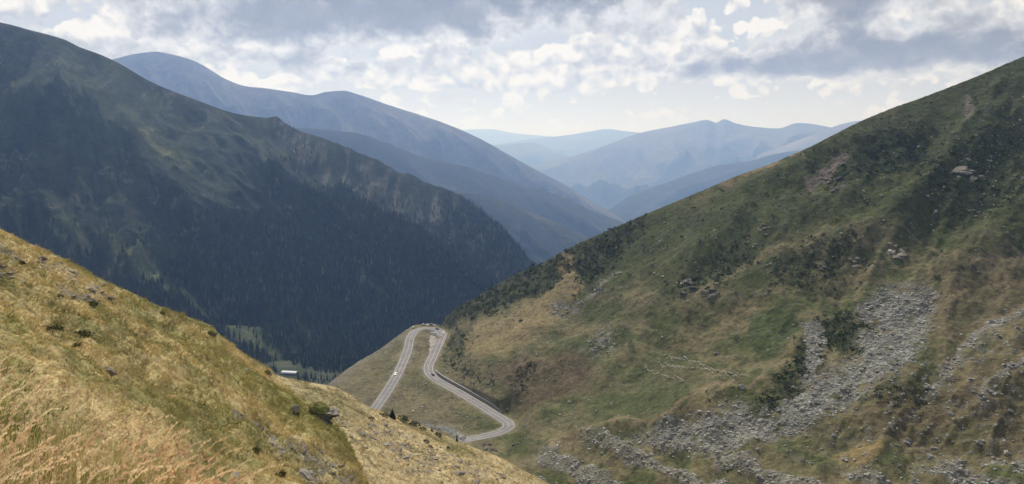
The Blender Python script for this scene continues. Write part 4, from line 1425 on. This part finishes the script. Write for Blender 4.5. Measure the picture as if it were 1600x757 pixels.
def forest():
    px, py = LMx, LMy
    wx = px + 14 * fbm(px / 40, py / 30, 4, seed=91); wy = py + 10 * fbm(px / 40, py / 30, 4, seed=92)
    core = softpoly(wx, wy, [(130, 470), (200, 415), (255, 400), (320, 372), (385, 345), (430, 330), (475, 298), (540, 288), (600, 316), (640, 332), (700, 360), (770, 400), (870, 470), (870, 600), (560, 572), (430, 575), (330, 600), (120, 600)], 16)
    tip = softpoly(wx, wy, [(690, 305), (745, 322), (790, 358), (840, 415), (870, 470), (800, 440), (740, 385), (690, 350)], 8) * .9
    crag = softpoly(wx, wy, [(455, 205), (560, 245), (690, 305), (700, 355), (640, 335), (540, 290), (470, 260)], 10) * .22
    left = softpoly(wx, wy, [(-180, 330), (0, 330), (130, 340), (260, 330), (420, 290), (480, 300), (400, 345), (200, 410), (0, 500), (-180, 500)], 20) * .10
    dens = np.maximum.reduce([core, tip, crag, left])
    dens *= sstep(fbm(px / 22, py / 16, 4, seed=93), -.75, -.1) * .85 + .15
    for ln, w in (([(205, 385), (250, 420), (300, 452), (340, 480), (372, 515), (420, 548), (460, 572)], 13), ([(565, 430), (600, 452), (640, 478), (690, 505)], 6), ([(380, 300), (430, 345), (470, 390)], 6)):
        dens *= 1 - .95 * np.exp(-(polyline_dist(wx, wy, ln) / w) ** 2)
    dens *= 1 - sstep(py, 566, 580) * sstep(px, 380, 430) * .9
    dens *= (py < 640)
    n = 15000
    r_, c_ = scatter(LM, dens, n, 5)
    B = sample(LM, r_, c_)
    r = np.random.default_rng(6)
    fx = r.uniform(400, 680, 4000); fD = r.uniform(1120, 1700, 4000)
    Q = unproj(fx, np.full(4000, 560.0), fD)
    Q[:, 2] = [vf_ground(a, b) for a, b in Q[:, :2]]
    _, qy = proj(Q)
    keep = (qy < 583 - 22 * sstep(-fx, -510, -430) + 6 * fbm(fx / 12, fD / 20, 3)) & (r.random(4000) < .95)
    Q = Q[keep]
    h = r.uniform(6, 16.5, n) * (1 - .35 * sstep(-sample(py, r_, c_), -380, -250))
    B = np.concatenate([B, Q]); h = np.concatenate([h, r.uniform(8, 15, len(Q))]); n = len(B)
    S = 6; tiers = ((.0, .42, .20), (.26, .68, .155), (.5, 1.0, .10))
    ang = np.arange(S) / S * 2 * math.pi
    Vs = []; Fs = []
    per = len(tiers) * (S + 1)
    tmplF = []
    for ti in range(len(tiers)):
        b = ti * (S + 1)
        for j in range(S):
            tmplF.append((b + S, b + j, b + (j + 1) % S))
    tmplF = np.array(tmplF)
    V = np.zeros((n, per, 3))
    rot = r.random(n) * 6.28
    for ti, (z0, z1, rad) in enumerate(tiers):
        b = ti * (S + 1)
        a = ang[None] + rot[:, None] + ti * .5
        rr = h[:, None] * rad * r.uniform(.65, 1.25, (n, S))
        V[:, b:b + S, 0] = np.cos(a) * rr; V[:, b:b + S, 1] = np.sin(a) * rr
        V[:, b:b + S, 2] = h[:, None] * (z0 + r.uniform(-.05, .05, (n, S)))
        V[:, b + S, 2] = h * z1
    V += B[:, None] - np.array([0, 0, .6])
    Fa = (tmplF[None] + (np.arange(n) * per)[:, None, None]).reshape(-1, 3)
    tone = np.exp(r.normal(0, .42, n))[:, None]
    warm = (r.random(n) < .1)[:, None]
    c = np.where(warm, np.array([.035, .042, .018]), np.array([.014, .024, .016])) * tone
    o = mesh_from('forest', V.reshape(-1, 3), Fa, M['needle_far'], np.repeat(c, per, 0), smooth=False)
    tag(o, 'dark spruce forest covering the lower left mountain', 'forest', kind='stuff')


forest()


# ------------------------------------------------------------------ rocks
def rock_mesh(name, seed, sub, mat, flat=.7, strata=0.0, rough=.35):
    bm = bmesh.new()
    bmesh.ops.create_icosphere(bm, subdivisions=sub, radius=1.0)
    off = Vector((seed * 3.7, seed * 1.9, seed * 5.3))
    r = random.Random(seed)
    planes = [(Vector((r.gauss(0, 1), r.gauss(0, 1), r.gauss(0, .7))).normalized(), r.uniform(.45, .8)) for _ in range(9)]
    for v in bm.verts:
        p = v.co.copy()
        # chop with planes for broken faces
        for nn, dd in planes:
            t = p.dot(nn)
            if t > dd:
                p -= nn * (t - dd) * .9
        nz = mnoise.noise(p * 1.7 + off) * rough + mnoise.noise(p * 4.1 + off) * rough * .4
        p = p * (1 + nz)
        if strata:
            s = p.z * strata + p.x * strata * .25
            p.x *= 1 + .10 * (1 if math.sin(s * 3.1) > 0 else -1); p.y *= 1 + .10 * (1 if math.sin(s * 3.1 + .7) > 0 else -1)
        p.z *= flat
        v.co = p
    me = bpy.data.meshes.new(name); bm.to_mesh(me); bm.free()
    me.materials.append(mat)
    return me


STONES = [rock_mesh('stone', s, 2 if s % 2 else 1, M['rock_pale'], flat=f) for s, f in ((1, .7), (2, .6), (3, .8), (4, .5), (5, .65), (6, .75))]
SLABS = [rock_mesh('slab', s, 2, M['rock'], flat=f) for s, f in ((11, .35), (12, .3), (13, .45), (14, .4))]
ICO = None


def ico_template():
    bm = bmesh.new(); bmesh.ops.create_icosphere(bm, subdivisions=1, radius=1.0)
    V = np.array([v.co[:] for v in bm.verts]); Fc = np.array([[v.index for v in f.verts] for f in bm.faces]); bm.free()
    return V, Fc


def stone_stuff(name, label, parent, B, size, seed, mat, flat=(.45, .9)):
    V0, F0 = ico_template()
    r = np.random.default_rng(seed)
    n = len(B)
    V = V0[None] * r.uniform(.62, 1.25, (n, len(V0), 1))
    sc = np.stack([r.uniform(.7, 1.3, n), r.uniform(.7, 1.3, n), r.uniform(*flat, n)], -1)
    V = V * sc[:, None] * size[:, None, None] * .5
    a = r.random(n) * 6.28
    ca, sa = np.cos(a)[:, None], np.sin(a)[:, None]
    x = V[..., 0] * ca - V[..., 1] * sa; y = V[..., 0] * sa + V[..., 1] * ca
    V = np.stack([x, y, V[..., 2]], -1) + B[:, None] + np.array([0, 0, 1]) * (size[:, None, None] * .08)
    Fa = (F0[None] + (np.arange(n) * len(V0))[:, None, None]).reshape(-1, 3)
    o = mesh_from(name, V.reshape(-1, 3), Fa, mat, smooth=False, parent=parent)
    o['kind'] = 'stuff'
    return o


def stones_on(parent, P, dens, n_stuff, n_parts, smed, seed, meshes, mat, tilt_n):
    r = np.random.default_rng(seed)
    n = n_stuff + n_parts
    r_, c_ = scatter(P, dens, n, seed + 1)
    B = sample(P, r_, c_)
    size = smed * np.exp(r.normal(0, .62, n))
    size = np.clip(size, smed * .35, smed * 4.5)
    app = size / B[:, 1]
    order = np.argsort(-app)
    parts, rest = order[:n_parts], order[n_parts:]
    nr = sample(tilt_n, r_, c_)
    for i in parts:
        o = bpy.data.objects.new('stone', meshes[int(r.integers(len(meshes)))])
        COL.objects.link(o); o.parent = parent
        s = size[i] * .55
        o.scale = (s * r.uniform(.8, 1.25), s * r.uniform(.8, 1.25), s * r.uniform(.7, 1.1))
        q = Vector((0, 0, 1)).rotation_difference(Vector(nr[i])).to_euler()
        o.rotation_euler = (q.x * .8, q.y * .8, r.random() * 6.28)
        o.location = (B[i][0], B[i][1], B[i][2] + s * .12)
    if len(rest):
        stone_stuff('stones', None, parent, B[rest], size[rest], seed + 2, mat)


R_stone_v = R_stone * (Ry > 80) * (Ry < 775) * (Rx < 1640)
stones_on(RH, RP, R_stone_v, 21000, 300, .56, 100, STONES, M['rock_pale'], grid_normals(RP))
stones_on(NS, NP_, N_stone * (Ny < 757) * (Nx > -20) + 0.002 * (Ny < 757) * (Nx > -20), 260, 120, .36, 120, SLABS, M['rock'], grid_normals(NP_))
stones_on(LS, LP, L_stone * sstep(fbm(Lx / 9, Ly / 6, 3, seed=121), -.1, .35) * (Ly < 765) + .012 * (Ly < 765), 420, 130, .5, 140, SLABS, M['rock'], grid_normals(LP))


def boulder(px, py, surf, wpx, label, mat='rock', seed=1, flat=.7, sub=3, strata=0.0, name='boulder', cap=False, stretch=(1, 1, 1), sink=.15, rough=.35, cat='rock'):
    p = surf.at(px, py)
    s = wpx * p[1] / F * .5
    me = rock_mesh(name, seed, sub, M[mat], flat, strata, rough)
    o = bpy.data.objects.new(name, me); COL.objects.link(o)
    o.scale = (s * stretch[0], s * stretch[1], s * stretch[2])
    o.location = (p[0], p[1], p[2] + s * (.35 - sink))
    o.rotation_euler = (0, 0, seed * 1.3)
    tag(o, label, cat)
    return o, p, s


# the capped crag on the break of the near slope
def crag(px, py, surf, wpx, hpx, label, seed, cap=True):
    p = surf.at(px, py)
    u = p[1] / F
    e = bpy.data.objects.new('rock_outcrop', None); COL.objects.link(e)
    e.location = (p[0], p[1], p[2] - .2 * hpx * u)
    w = wpx * u * .5; h = hpx * u
    rr = random.Random(seed)
    # stacked tilted slabs
    nl = 5
    for i in range(nl):
        f = i / (nl - 1)
        me = rock_mesh('rock_layer', seed * 10 + i, 3, M['rock_dark'], flat=.62, rough=.42)
        o = link('rock_layer', me, e, ((.16 * w) * math.sin(i * 2.1) - .20 * w * (1 - f), (.2 * w) * math.cos(i * 1.7), -h * .1 + h * .66 * f))
        o.scale = (w * (.80 + .22 * f), w * (.8 + .15 * f), h * .42)
        o.rotation_euler = (rr.uniform(-.1, .1), .18 + rr.uniform(-.06, .06), rr.uniform(0, 6.28))
        o.rotation_euler.z = rr.uniform(-.4, .4)
    if cap:
        V = []; nn = 26; kk = 7
        for j in range(kk + 1):
            for i in range(nn):
                a = 6.283 * i / nn
                rad = w * .82 * (1 - j / kk) * (1 + .22 * pnoise(np.array(math.cos(a) * 1.3 + seed), np.array(math.sin(a) * 1.3)))
                zz = h * .68 + h * .36 * math.sqrt(max(0, 1 - (1 - j / kk) ** 2)) + .09 * h * float(pnoise(np.array(a * 2.0 + j), np.array(j * .9 + seed)))
                V.append((rad * math.cos(a) - .16 * w, rad * math.sin(a) * .9, zz - .18 * rad * math.cos(a)))
        Fs = [(j * nn + i, j * nn + (i + 1) % nn, (j + 1) * nn + (i + 1) % nn, (j + 1) * nn + i) for j in range(kk) for i in range(nn)]
        c = mesh_from('grass_cap', np.array(V), np.array(Fs), M['moss'], parent=e)
    tag(e, label, 'rock')
    return e


crag(505, 656, NSurf, 46, 36, 'dark layered crag with a grassy cap on the near slope', 5)
crag(463, 648, NSurf, 17, 24, 'small dark crag left of the capped one, near slope', 6, cap=False)
crag(334, 524, NSurf, 16, 12, 'little mossy crag jutting from the near slope skyline', 7)
crag(422, 588, NSurf, 13, 12, 'mossy stub of rock at the corner of the near slope skyline', 8)

for args in ((1087, 452, RS, 52, 'broad dark crag on the green rib left of the upper hillside', 'rock_dark', 21, .55), (1192, 352, RS, 24, 'grey rocks high on the green rib below the ridge path', 'rock', 22, .6),
             (1170, 376, RS, 20, 'grey crag halfway down the green rib', 'rock', 23, .6), (1398, 392, RS, 44, 'grey bedrock bulge above the scree fan', 'rock', 24, .5),
             (1340, 408, RS, 26, 'small grey crag left of the bedrock bulge', 'rock', 25, .6), (1280, 418, RS, 22, 'small crag on the dark green patch left of two others', 'rock_dark', 26, .6),
             (1508, 245, RS, 22, 'pale rock high on the far right slope', 'rock', 27, .5), (1555, 245, RS, 20, 'pale rock on the upper slope near the right edge', 'rock', 28, .5),
             (1515, 270, RS, 40, 'patch of broken rock on the upper right slope', 'rock', 29, .35), (1525, 330, RS, 20, 'grey rock under the broken patch on the right slope', 'rock', 30, .5),
             (1302, 286, RS, 40, 'dark cliff foot under the bare pinkish gully', 'rock_dark', 31, .45), (1595, 275, RS, 16, 'pale rock at the right picture edge', 'rock', 32, .6),
             (766, 699, RS, 26, 'big dark boulder below the lower road bend', 'rock_dark', 33, .7), (757, 701, RS, 9, 'white stone beside the big dark boulder', 'rock_pale', 34, .7),
             (801, 694, RS, 8, 'small white stone right of the dark boulder below the bend', 'rock_pale', 35, .7), (1157, 604, RS, 13, 'pair of grey stones below the sheep', 'rock_pale', 36, .7),
             (1117, 552, RS, 14, 'low dark boulder above the sheep lines', 'rock_dark', 37, .5), (838, 553, RS, 8, 'pale boulder alone above the brown heather', 'rock_pale', 38, .7),
             (931, 548, RS, 10, 'pale boulder in the stony patch mid hillside', 'rock_pale', 39, .7), (813, 499, RS, 10, 'dark boulder on the dry yellow turf', 'rock_dark', 40, .5)):
    px, py, sf, w, lab, mt, sd2, fl = args
    if w < 15:
        boulder(px, py, sf, w, lab, mt, sd2, fl, sub=2, stretch=(1.1, .8, 1.0))
        continue
    p = sf.at(px, py)
    e = bpy.data.objects.new('rock_outcrop', None); COL.objects.link(e)
    e.location = p
    rr = random.Random(sd2)
    half = w * p[1] / F * .5
    blocks = [rock_mesh('rock', sd2 * 7 + j, 3, M[mt], flat=.55, rough=.45) for j in range(3)]
    for j in range(9 if w > 30 else 6):
        qx = px + rr.uniform(-.5, .5) * w; qy = py + rr.uniform(-.28, .28) * w
        g = sf.at(qx, qy)
        s = half * rr.uniform(.16, .42)
        o = link('rock', blocks[j % 3], e, (g[0] - p[0], g[1] - p[1], g[2] - p[2] - s * .05))
        o.scale = (s * rr.uniform(.9, 1.5), s * rr.uniform(.7, 1.2), s * rr.uniform(.7, 1.1))
        o.rotation_euler = (rr.uniform(-.3, .3), rr.uniform(-.5, 0), rr.uniform(0, 6.28))
    tag(e, lab, 'rock')
for args in ((6, 427, NSurf, 12, 'flat grey slab at the left edge of the near slope', 41), (18, 434, NSurf, 10, 'flat grey slab just right of the edge slab', 42), (37, 441, NSurf, 11, 'flat slab right of the two edge slabs', 43), (602, 664, LSurf, 10, 'grey boulder with dark shade under the lone spruce', 44),
             (588, 677, LSurf, 17, 'flat dark-sided slab on the dry spur', 45), (604, 696, LSurf, 20, 'long tilted slab in the middle of the dry spur', 46), (788, 745, LSurf, 9, 'dark stone near the lower right end of the spur', 47), (769, 727, LSurf, 10, 'dark round stone on the right end of the spur', 48), (718, 740, LSurf, 22, 'cluster of broken slabs low on the dry spur', 49)):
    px, py, sf, w, lab, sd2 = args
    boulder(px, py, sf, w, lab, 'rock', sd2, .4, sub=3, stretch=(1.2, .8, .8), name='boulder')


# ------------------------------------------------------------------ stream
def stream():
    line = [(640, 662), (655, 662.5), (668, 663.5), (680, 665.5), (690, 667.5), (700, 669.5), (708, 673), (714, 678), (720, 682), (726, 685)]
    K = np.array([RS.at(*q) for q in line])
    L = resample(catmull(K, 10), 1.2)
    T = np.gradient(L, axis=0); T[:, 2] = 0; T /= np.linalg.norm(T, axis=1, keepdims=True)
    Nn = np.stack([T[:, 1], -T[:, 0], 0 * T[:, 0]], -1)
    w = 1.1 + .35 * np.sin(np.arange(len(L)) * .6)[:, None]
    A = L + Nn * w + np.array([0, 0, .25]); B = L - Nn * w + np.array([0, 0, .25])
    o = grid_mesh('stream', np.stack([B, A], 0), M['water'])
    tag(o, 'small stream in a stony bed inside the lower road bend', 'stream', kind='structure')
    r = np.random.default_rng(77)
    n = 420
    i = r.integers(0, len(L), n)
    off = r.normal(0, 2.6, n)
    Bp = L[i] + Nn[i] * off[:, None]
    Bp[:, 2] += .25
    size = np.clip(.6 * np.exp(r.normal(0, .5, n)), .3, 2.2)
    stone_stuff('stones', None, o, Bp, size, 78, M['rock_pale'])


stream()


# ------------------------------------------------------------------ shrub cover on the right hillside
def leaf_clumps(name, label, P, dens, n, size, seed, mat, cols, k=14, cat='shrubs'):
    r = np.random.default_rng(seed)
    r_, c_ = scatter(P, dens, n, seed + 1)
    B = sample(P, r_, c_)
    s = size * np.exp(r.normal(0, .5, n))
    # leaf sprays: triangles spread over a low dome
    th = r.random((n, k)) * 6.28; ph = np.arccos(r.uniform(.0, 1, (n, k)))
    ctr = np.stack([np.sin(ph) * np.cos(th), np.sin(ph) * np.sin(th), np.cos(ph) * .62], -1) * r.uniform(.5, 1.0, (n, k, 1))
    tri = ctr[:, :, None] + r.normal(0, .34, (n, k, 3, 3))
    tri *= s[:, None, None, None]
    tri += B[:, None, None]
    V = tri.reshape(-1, 3)
    Fa = np.arange(len(V)).reshape(-1, 3)
    cols = np.array(cols)
    c = cols[r.integers(len(cols), size=n)] * r.uniform(.7, 1.35, (n, 1))
    o = mesh_from(name, V, Fa, mat, np.repeat(c, k * 3, 0), smooth=False)
    tag(o, label, cat, kind='stuff')
    return o


leaf_clumps('low_shrubs', 'dark green juniper and heath patches over the right hillside', RP, R_shrub * (Ry < 757) * (Rx < 1640), 11000, .62, 200, M['juniper'], [(.062, .078, .03), (.075, .092, .034), (.052, .066, .028), (.10, .112, .045)], k=12)


def bush(px, py, surf, wpx, hpx, label, seed, name='shrub'):
    p = surf.at(px, py)
    u = p[1] / F
    r = np.random.default_rng(seed)
    k = 260
    th = r.random(k) * 6.28; ph = np.arccos(r.uniform(-.1, 1, k))
    lump = 1 + .35 * fbm(np.cos(th) * 1.5 + seed, np.sin(th) * 1.5 + ph, 3)
    ctr = np.stack([np.sin(ph) * np.cos(th), np.sin(ph) * np.sin(th), np.cos(ph)], -1) * (r.uniform(.55, 1.0, k) * lump)[:, None]
    tri = ctr[:, None] + r.normal(0, .11, (k, 3, 3))
    tri *= np.array([wpx * u * .5, wpx * u * .45, hpx * u])
    e = bpy.data.objects.new(name, None); COL.objects.link(e); e.location = p
    mesh_from('foliage', tri.reshape(-1, 3), np.arange(k * 3).reshape(-1, 3), M['shrub'], smooth=False, parent=e)
    stems = []
    Fs = []
    for j in range(5):
        a = j * 1.26
        b = np.array([math.cos(a), math.sin(a), 0]) * wpx * u * .3 + np.array([0, 0, hpx * u * .7])
        kx = len(stems)
        stems += [(-.02, 0, -.1), (.02, 0, -.1), tuple(b)]
        Fs.append((kx, kx + 1, kx + 2))
    mesh_from('stem', np.array(stems), np.array(Fs), M['bark'], smooth=False, parent=e)
    tag(e, label, 'shrub')


for i, (px, py, sf, w, h, lab) in enumerate(((133, 524, NSurf, 30, 9, 'dark low shrub on the near slope above the tall grass'), (80, 516, NSurf, 40, 8, 'wide dark shrub just left of another on the near slope'), (145, 476, NSurf, 22, 6, 'dark tuft of shrub beside the pale stones, upper near slope'), (120, 541, NSurf, 18, 5, 'small shrub under the two wide dark ones'),
                                       (35, 412, NSurf, 14, 5, 'green tuft by the slabs at the upper left'), (255, 490, NSurf, 10, 4, 'small dark tuft near the slope skyline'), (440, 745, NSurf, 18, 10, 'dark shrub among rocks at the foot of the near slope'), (400, 706, NSurf, 16, 7, 'dark low shrub right of the tall grass tips'),
                                       (632, 657, LSurf, 22, 7, 'dark creeping shrub right of the lone spruce'), (648, 664, LSurf, 20, 6, 'creeping shrub second to the right of the lone spruce'), (663, 671, LSurf, 14, 5, 'creeping shrub third to the right of the lone spruce'), (684, 678, LSurf, 16, 4, 'flat shrub on the spur edge before the stream'),
                                       (668, 690, LSurf, 12, 4, 'small dark shrub on the dry spur below the stream'), (673, 698, LSurf, 10, 4, 'lower of two small shrubs on the dry spur'), (702, 700, LSurf, 9, 4, 'small shrub on the spur near the road end'), (581, 655, LSurf, 14, 4, 'green cushion shrub left of the lone spruce'), (600, 648, LSurf, 20, 5, 'low shrub where the left road leg meets the spur'))):
    bush(px, py, sf, w, h * 1.35, lab, 300 + i)


# ------------------------------------------------------------------ sheep
def sheep_mesh():
    me = bpy.data.meshes.new('sheep_skel')
    J = [((0, 0, .62), .20), ((.34, 0, .63), .17), ((-.34, 0, .64), .18), ((.50, 0, .74), .10), ((.62, 0, .88), .075), ((.80, 0, .82), .045),
         ((.30, .11, .40), .05), ((.30, .11, .0), .028), ((.30, -.11, .40), .05), ((.30, -.11, .0), .028),
         ((-.32, .11, .40), .06), ((-.34, .11, .0), .028), ((-.32, -.11, .40), .06), ((-.34, -.11, .0), .028)]
    E = [(0, 1), (0, 2), (1, 3), (3, 4), (4, 5), (1, 6), (6, 7), (1, 8), (8, 9), (2, 10), (10, 11), (2, 12), (12, 13)]
    me.from_pydata([j[0] for j in J], E, [])
    o = bpy.data.objects.new('tmp', me); COL.objects.link(o)
    md = o.modifiers.new('skin', 'SKIN')
    for v, (p, r) in zip(me.skin_vertices[0].data, J):
        v.radius = (r, r)
    me.skin_vertices[0].data[0].use_root = True
    o.modifiers.new('sub', 'SUBSURF').levels = 1
    dg = bpy.context.evaluated_depsgraph_get()
    out = bpy.data.meshes.new_from_object(o.evaluated_get(dg))
    out.name = 'sheep'
    out.materials.clear(); out.materials.append(M['wool'])
    bpy.data.objects.remove(o); bpy.data.meshes.remove(me)
    return out


SHEEP = sheep_mesh()
for row, line, n in (('upper', [(1038, 556), (1066, 560), (1093, 567), (1104, 575), (1127, 580), (1165, 586)], 58), ('short middle', [(1024, 562), (1036, 570), (1070, 574)], 26), ('lowest', [(1007, 575), (1018, 581), (1040, 588), (1059, 591), (1068, 596)], 34), ('thin right-hand', [(1080, 572), (1110, 582), (1136, 592)], 12)):
    a = np.array(line, float)
    s = np.concatenate([[0], np.cumsum(np.hypot(*np.diff(a, axis=0).T))])
    for i in range(n):
        q = (i + random.uniform(-.15, .15)) / n * s[-1]
        x = np.interp(q, s, a[:, 0]) + random.uniform(-.15, .15); y = np.interp(q, s, a[:, 1]) + random.gauss(0, 1.6)
        p = RS.at(x, y)
        o = bpy.data.objects.new('sheep', SHEEP); COL.objects.link(o)
        jx, jy = 0, random.uniform(-.5, .5)
        o.location = (p[0] + jx, p[1] + jy, p[2] - .02)
        o.rotation_euler = (0, 0, math.pi + random.gauss(0, .5))
        k = random.uniform(.9, 1.15); o.scale = (k, k, k)
        tag(o, 'white sheep, ' + nth(i) + ' from the left in the ' + row + ' line of the flock', 'sheep', 'flock of sheep on the right hillside')


# ------------------------------------------------------------------ turf tufts on the near slopes
def tufts(name, label, P, colgrid, dens, n, hgt, seed, k=6):
    r = np.random.default_rng(seed)
    r_, c_ = scatter(P, dens, n, seed + 1)
    B = sample(P, r_, c_)
    gc = sample(colgrid, r_, c_)
    h = hgt * np.exp(r.normal(0, .35, n)) * np.clip(B[:, 1] / 60, .6, 1.6)
    a = r.random((n, k)) * 6.28
    base = np.stack([np.cos(a), np.sin(a), 0 * a], -1) * (h[:, None, None] * r.uniform(.05, .5, (n, k, 1)))
    lean = np.stack([np.cos(a) * .35 + .55, np.sin(a) * .35 - .1, r.uniform(.55, 1.0, (n, k))], -1) * h[:, None, None]
    side = np.stack([-np.sin(a), np.cos(a), 0 * a], -1) * (h[:, None, None] * .13)
    V = np.stack([base - side, base + side, base + lean], 2) + B[:, None, None]
    c = gc * r.uniform(.9, 1.35, (n, 1)) * np.array([1.1, 1.08, 1.0])
    o = mesh_from(name, V.reshape(-1, 3), np.arange(n * k * 3).reshape(-1, 3), M['grass_tuft'], np.repeat(c, k * 3, 0), smooth=False)
    tag(o, label, 'grass', kind='stuff')


dn = (Ny < 775) * (Nx > -30) * (sstep(fbm(Nx / 30, Ny / 14, 4, seed=151), -.5, .3) * .85 + .15) / np.clip(NP_[..., 1] / 60, .5, 3)
tufts('turf', 'dry grass tufts over the near slope', NP_, N_col, dn, 36000, .17, 150)
dl = (Ly < 770) * (sstep(fbm(Lx / 20, Ly / 9, 4, seed=161), -.5, .3) * .85 + .15)
tufts('turf', 'dry grass tufts over the lower spur', LP, L_col, dl, 16000, .20, 160)


# ------------------------------------------------------------------ tall seeding grass on the knoll
def tall_grass():
    r = np.random.default_rng(400)
    def spots(n):
        out = []
        while sum(map(len, out)) < n:
            x = r.uniform(-6.5, -.2, n * 2); y = r.uniform(1.3, 7.5, n * 2)
            d = polyline_dist(x, y, KEDGE)
            ins = inpoly(x, y, KEDGE + [(-14, -3), (-14, 8.6)])
            ok = (ins | (d < .35)) & (x > -.72 * y - .5) & (r.random(len(x)) < np.clip(2.6 / y, .25, 1)) & (fbm(x / .5, y / .5, 3, seed=402) > -.55)
            out.append(np.stack([x[ok], y[ok]], -1))
        return np.concatenate(out)[:n]
    wind = np.array([.55, -.12])
    Vs, Fs, Cs = [], [], []
    base_idx = 0
    def add(V, Fc, Cc):
        nonlocal base_idx
        Vs.append(V); Fs.append(Fc + base_idx); Cs.append(Cc); base_idx += len(V)

    def blades(n, lo, hi, width, pal, bend, segs=4, nod=0.0):
        S = spots(n)
        z = knoll_z(S[:, 0], S[:, 1])
        L = r.uniform(lo, hi, n)
        # grass is lower towards the right end of the knoll
        a = r.random(n) * 6.28
        out = np.stack([np.cos(a), np.sin(a)], -1) * r.uniform(.1, .55, (n, 1)) + wind * r.uniform(.2, 1.0, (n, 1)) * bend
        t = np.linspace(0, 1, segs + 1)
        P = np.zeros((n, segs + 1, 3))
        P[..., 0] = S[:, 0:1] + L[:, None] * out[:, 0:1] * t[None] ** 1.8
        P[..., 1] = S[:, 1:2] + L[:, None] * out[:, 1:2] * t[None] ** 1.8
        mag = np.linalg.norm(out, axis=1)[:, None]
        P[..., 2] = z[:, None] + L[:, None] * (t[None] - .30 * mag * t[None] ** 2.6 - nod * t[None] ** 6)
        P[..., 0] += L[:, None] * nod * .9 * t[None] ** 5
        side = np.stack([-np.sin(a), np.cos(a), 0 * a], -1)[:, None] * (width * r.uniform(.6, 1.4, (n, 1, 1))) * (1 - .85 * t[None, :, None] ** 1.5)
        V = np.stack([P - side, P + side], 2).reshape(n, -1, 3)
        i = np.arange(segs)
        q = np.stack([2 * i, 2 * i + 1, 2 * i + 3, 2 * i + 2], -1)
        Fc = (q[None] + (np.arange(n) * V.shape[1])[:, None, None]).reshape(-1, 4)
        pal = np.array(pal)
        patch = fbm(S[:, 0] / .8, S[:, 1] / .8, 3, seed=403)
        ci = np.clip((patch * 1.4 + .5 + r.normal(0, .28, n)) * len(pal), 0, len(pal) - 1e-3).astype(int)
        c = pal[ci] * r.uniform(.75, 1.25, (n, 1))
        add(V.reshape(-1, 3), Fc, np.repeat(c, V.shape[1], 0))
        return P, c

    blades(25000, .13, .34, .0022, [(.22, .24, .06), (.36, .34, .10), (.50, .42, .18), (.58, .47, .24)], .6)
    blades(9000, .08, .24, .003, [(.20, .23, .05), (.32, .31, .08), (.45, .36, .13)], .4, 3)
    P, c = blades(2100, .30, .58, .0012, [(.46, .40, .18), (.56, .48, .23), (.58, .48, .26), (.48, .35, .18)], .45, 8, .10)
    # the heads nod over with the wind
    # seed heads: spikelets up the top third of each stalk
    k = 30
    n = len(P)
    tt = r.uniform(.66, 1.0, (n, k))
    x = tt * 8
    i0 = np.clip(np.floor(x).astype(int), 0, 7); f = (x - i0)[..., None]
    idx = np.arange(n)[:, None]
    Q = P[idx, i0] * (1 - f) + P[idx, i0 + 1] * f
    a = r.random((n, k)) * 6.28
    rad = .012 * (1.25 - tt) * 2.2 * r.uniform(.3, 1.1, (n, k))
    tip = Q + np.stack([np.cos(a) * rad + .012, np.sin(a) * rad - .003, .010 + r.uniform(0, .012, (n, k))], -1)
    d = tip - Q
    s = np.cross(d, np.array([.2, 1.0, .3])); s /= np.linalg.norm(s, axis=-1, keepdims=True) + 1e-9
    w = (.0026 * r.uniform(.7, 1.3, (n, k)))[..., None]
    mid = Q + d * .55
    V = np.stack([Q, mid + s * w, tip + d * .25, mid - s * w], 2).reshape(-1, 3)
    Fc = np.arange(len(V)).reshape(-1, 4)
    pal = np.array([(.70, .58, .36), (.64, .50, .31), (.74, .63, .40), (.56, .41, .26)])
    cc = pal[r.integers(4, size=n)] * r.uniform(.8, 1.25, (n, 1))
    red = np.clip((P[:, 0, 0] + 3.2) / 2.0 + fbm(P[:, 0, 0] / .5, P[:, 0, 1] / .5, 3, seed=409), 0, 1)[:, None]
    cc = cc * (1 - red) + cc * np.array([1.0, .82, .76]) * red
    add(V, Fc, np.repeat(cc, k * 4, 0))
    o = mesh_from('tall_grass', np.concatenate(Vs), np.concatenate(Fs), M['grass_tall'], np.concatenate(Cs), smooth=False)
    tag(o, 'tall golden seeding grass on the knoll at lower left', 'grass', kind='stuff')


tall_grass()


# ------------------------------------------------------------------ haze in the valley air
def haze():
    x0, x1, y0, y1, z0, z1 = -22000, 22000, -600, 34000, -1750, 800
    V = [(x0, y0, z0), (x1, y0, z0), (x1, y1, z0), (x0, y1, z0), (x0, y0, z1), (x1, y0, z1), (x1, y1, z1), (x0, y1, z1)]
    Fc = [(3, 2, 1, 0), (4, 5, 6, 7), (0, 1, 5, 4), (1, 2, 6, 5), (2, 3, 7, 6), (3, 0, 4, 7)]
    m, t, n, out = new_mat('valley_haze')
    pv = n.node('ShaderNodeVolumePrincipled')
    pv.inputs['Color'].default_value = (.33, .525, 1.0, 1)
    pv.inputs['Absorption Color'].default_value = (1, 1, 1, 1)
    pv.inputs['Density'].default_value = HAZE_DENSITY
    pv.inputs['Anisotropy'].default_value = 0.5
    t.links.new(pv.outputs[0], out.inputs['Volume'])
    o = mesh_from('haze', V, Fc, m, smooth=False)
    tag(o, 'pale blue haze filling the valley air', 'haze', kind='stuff')


haze()
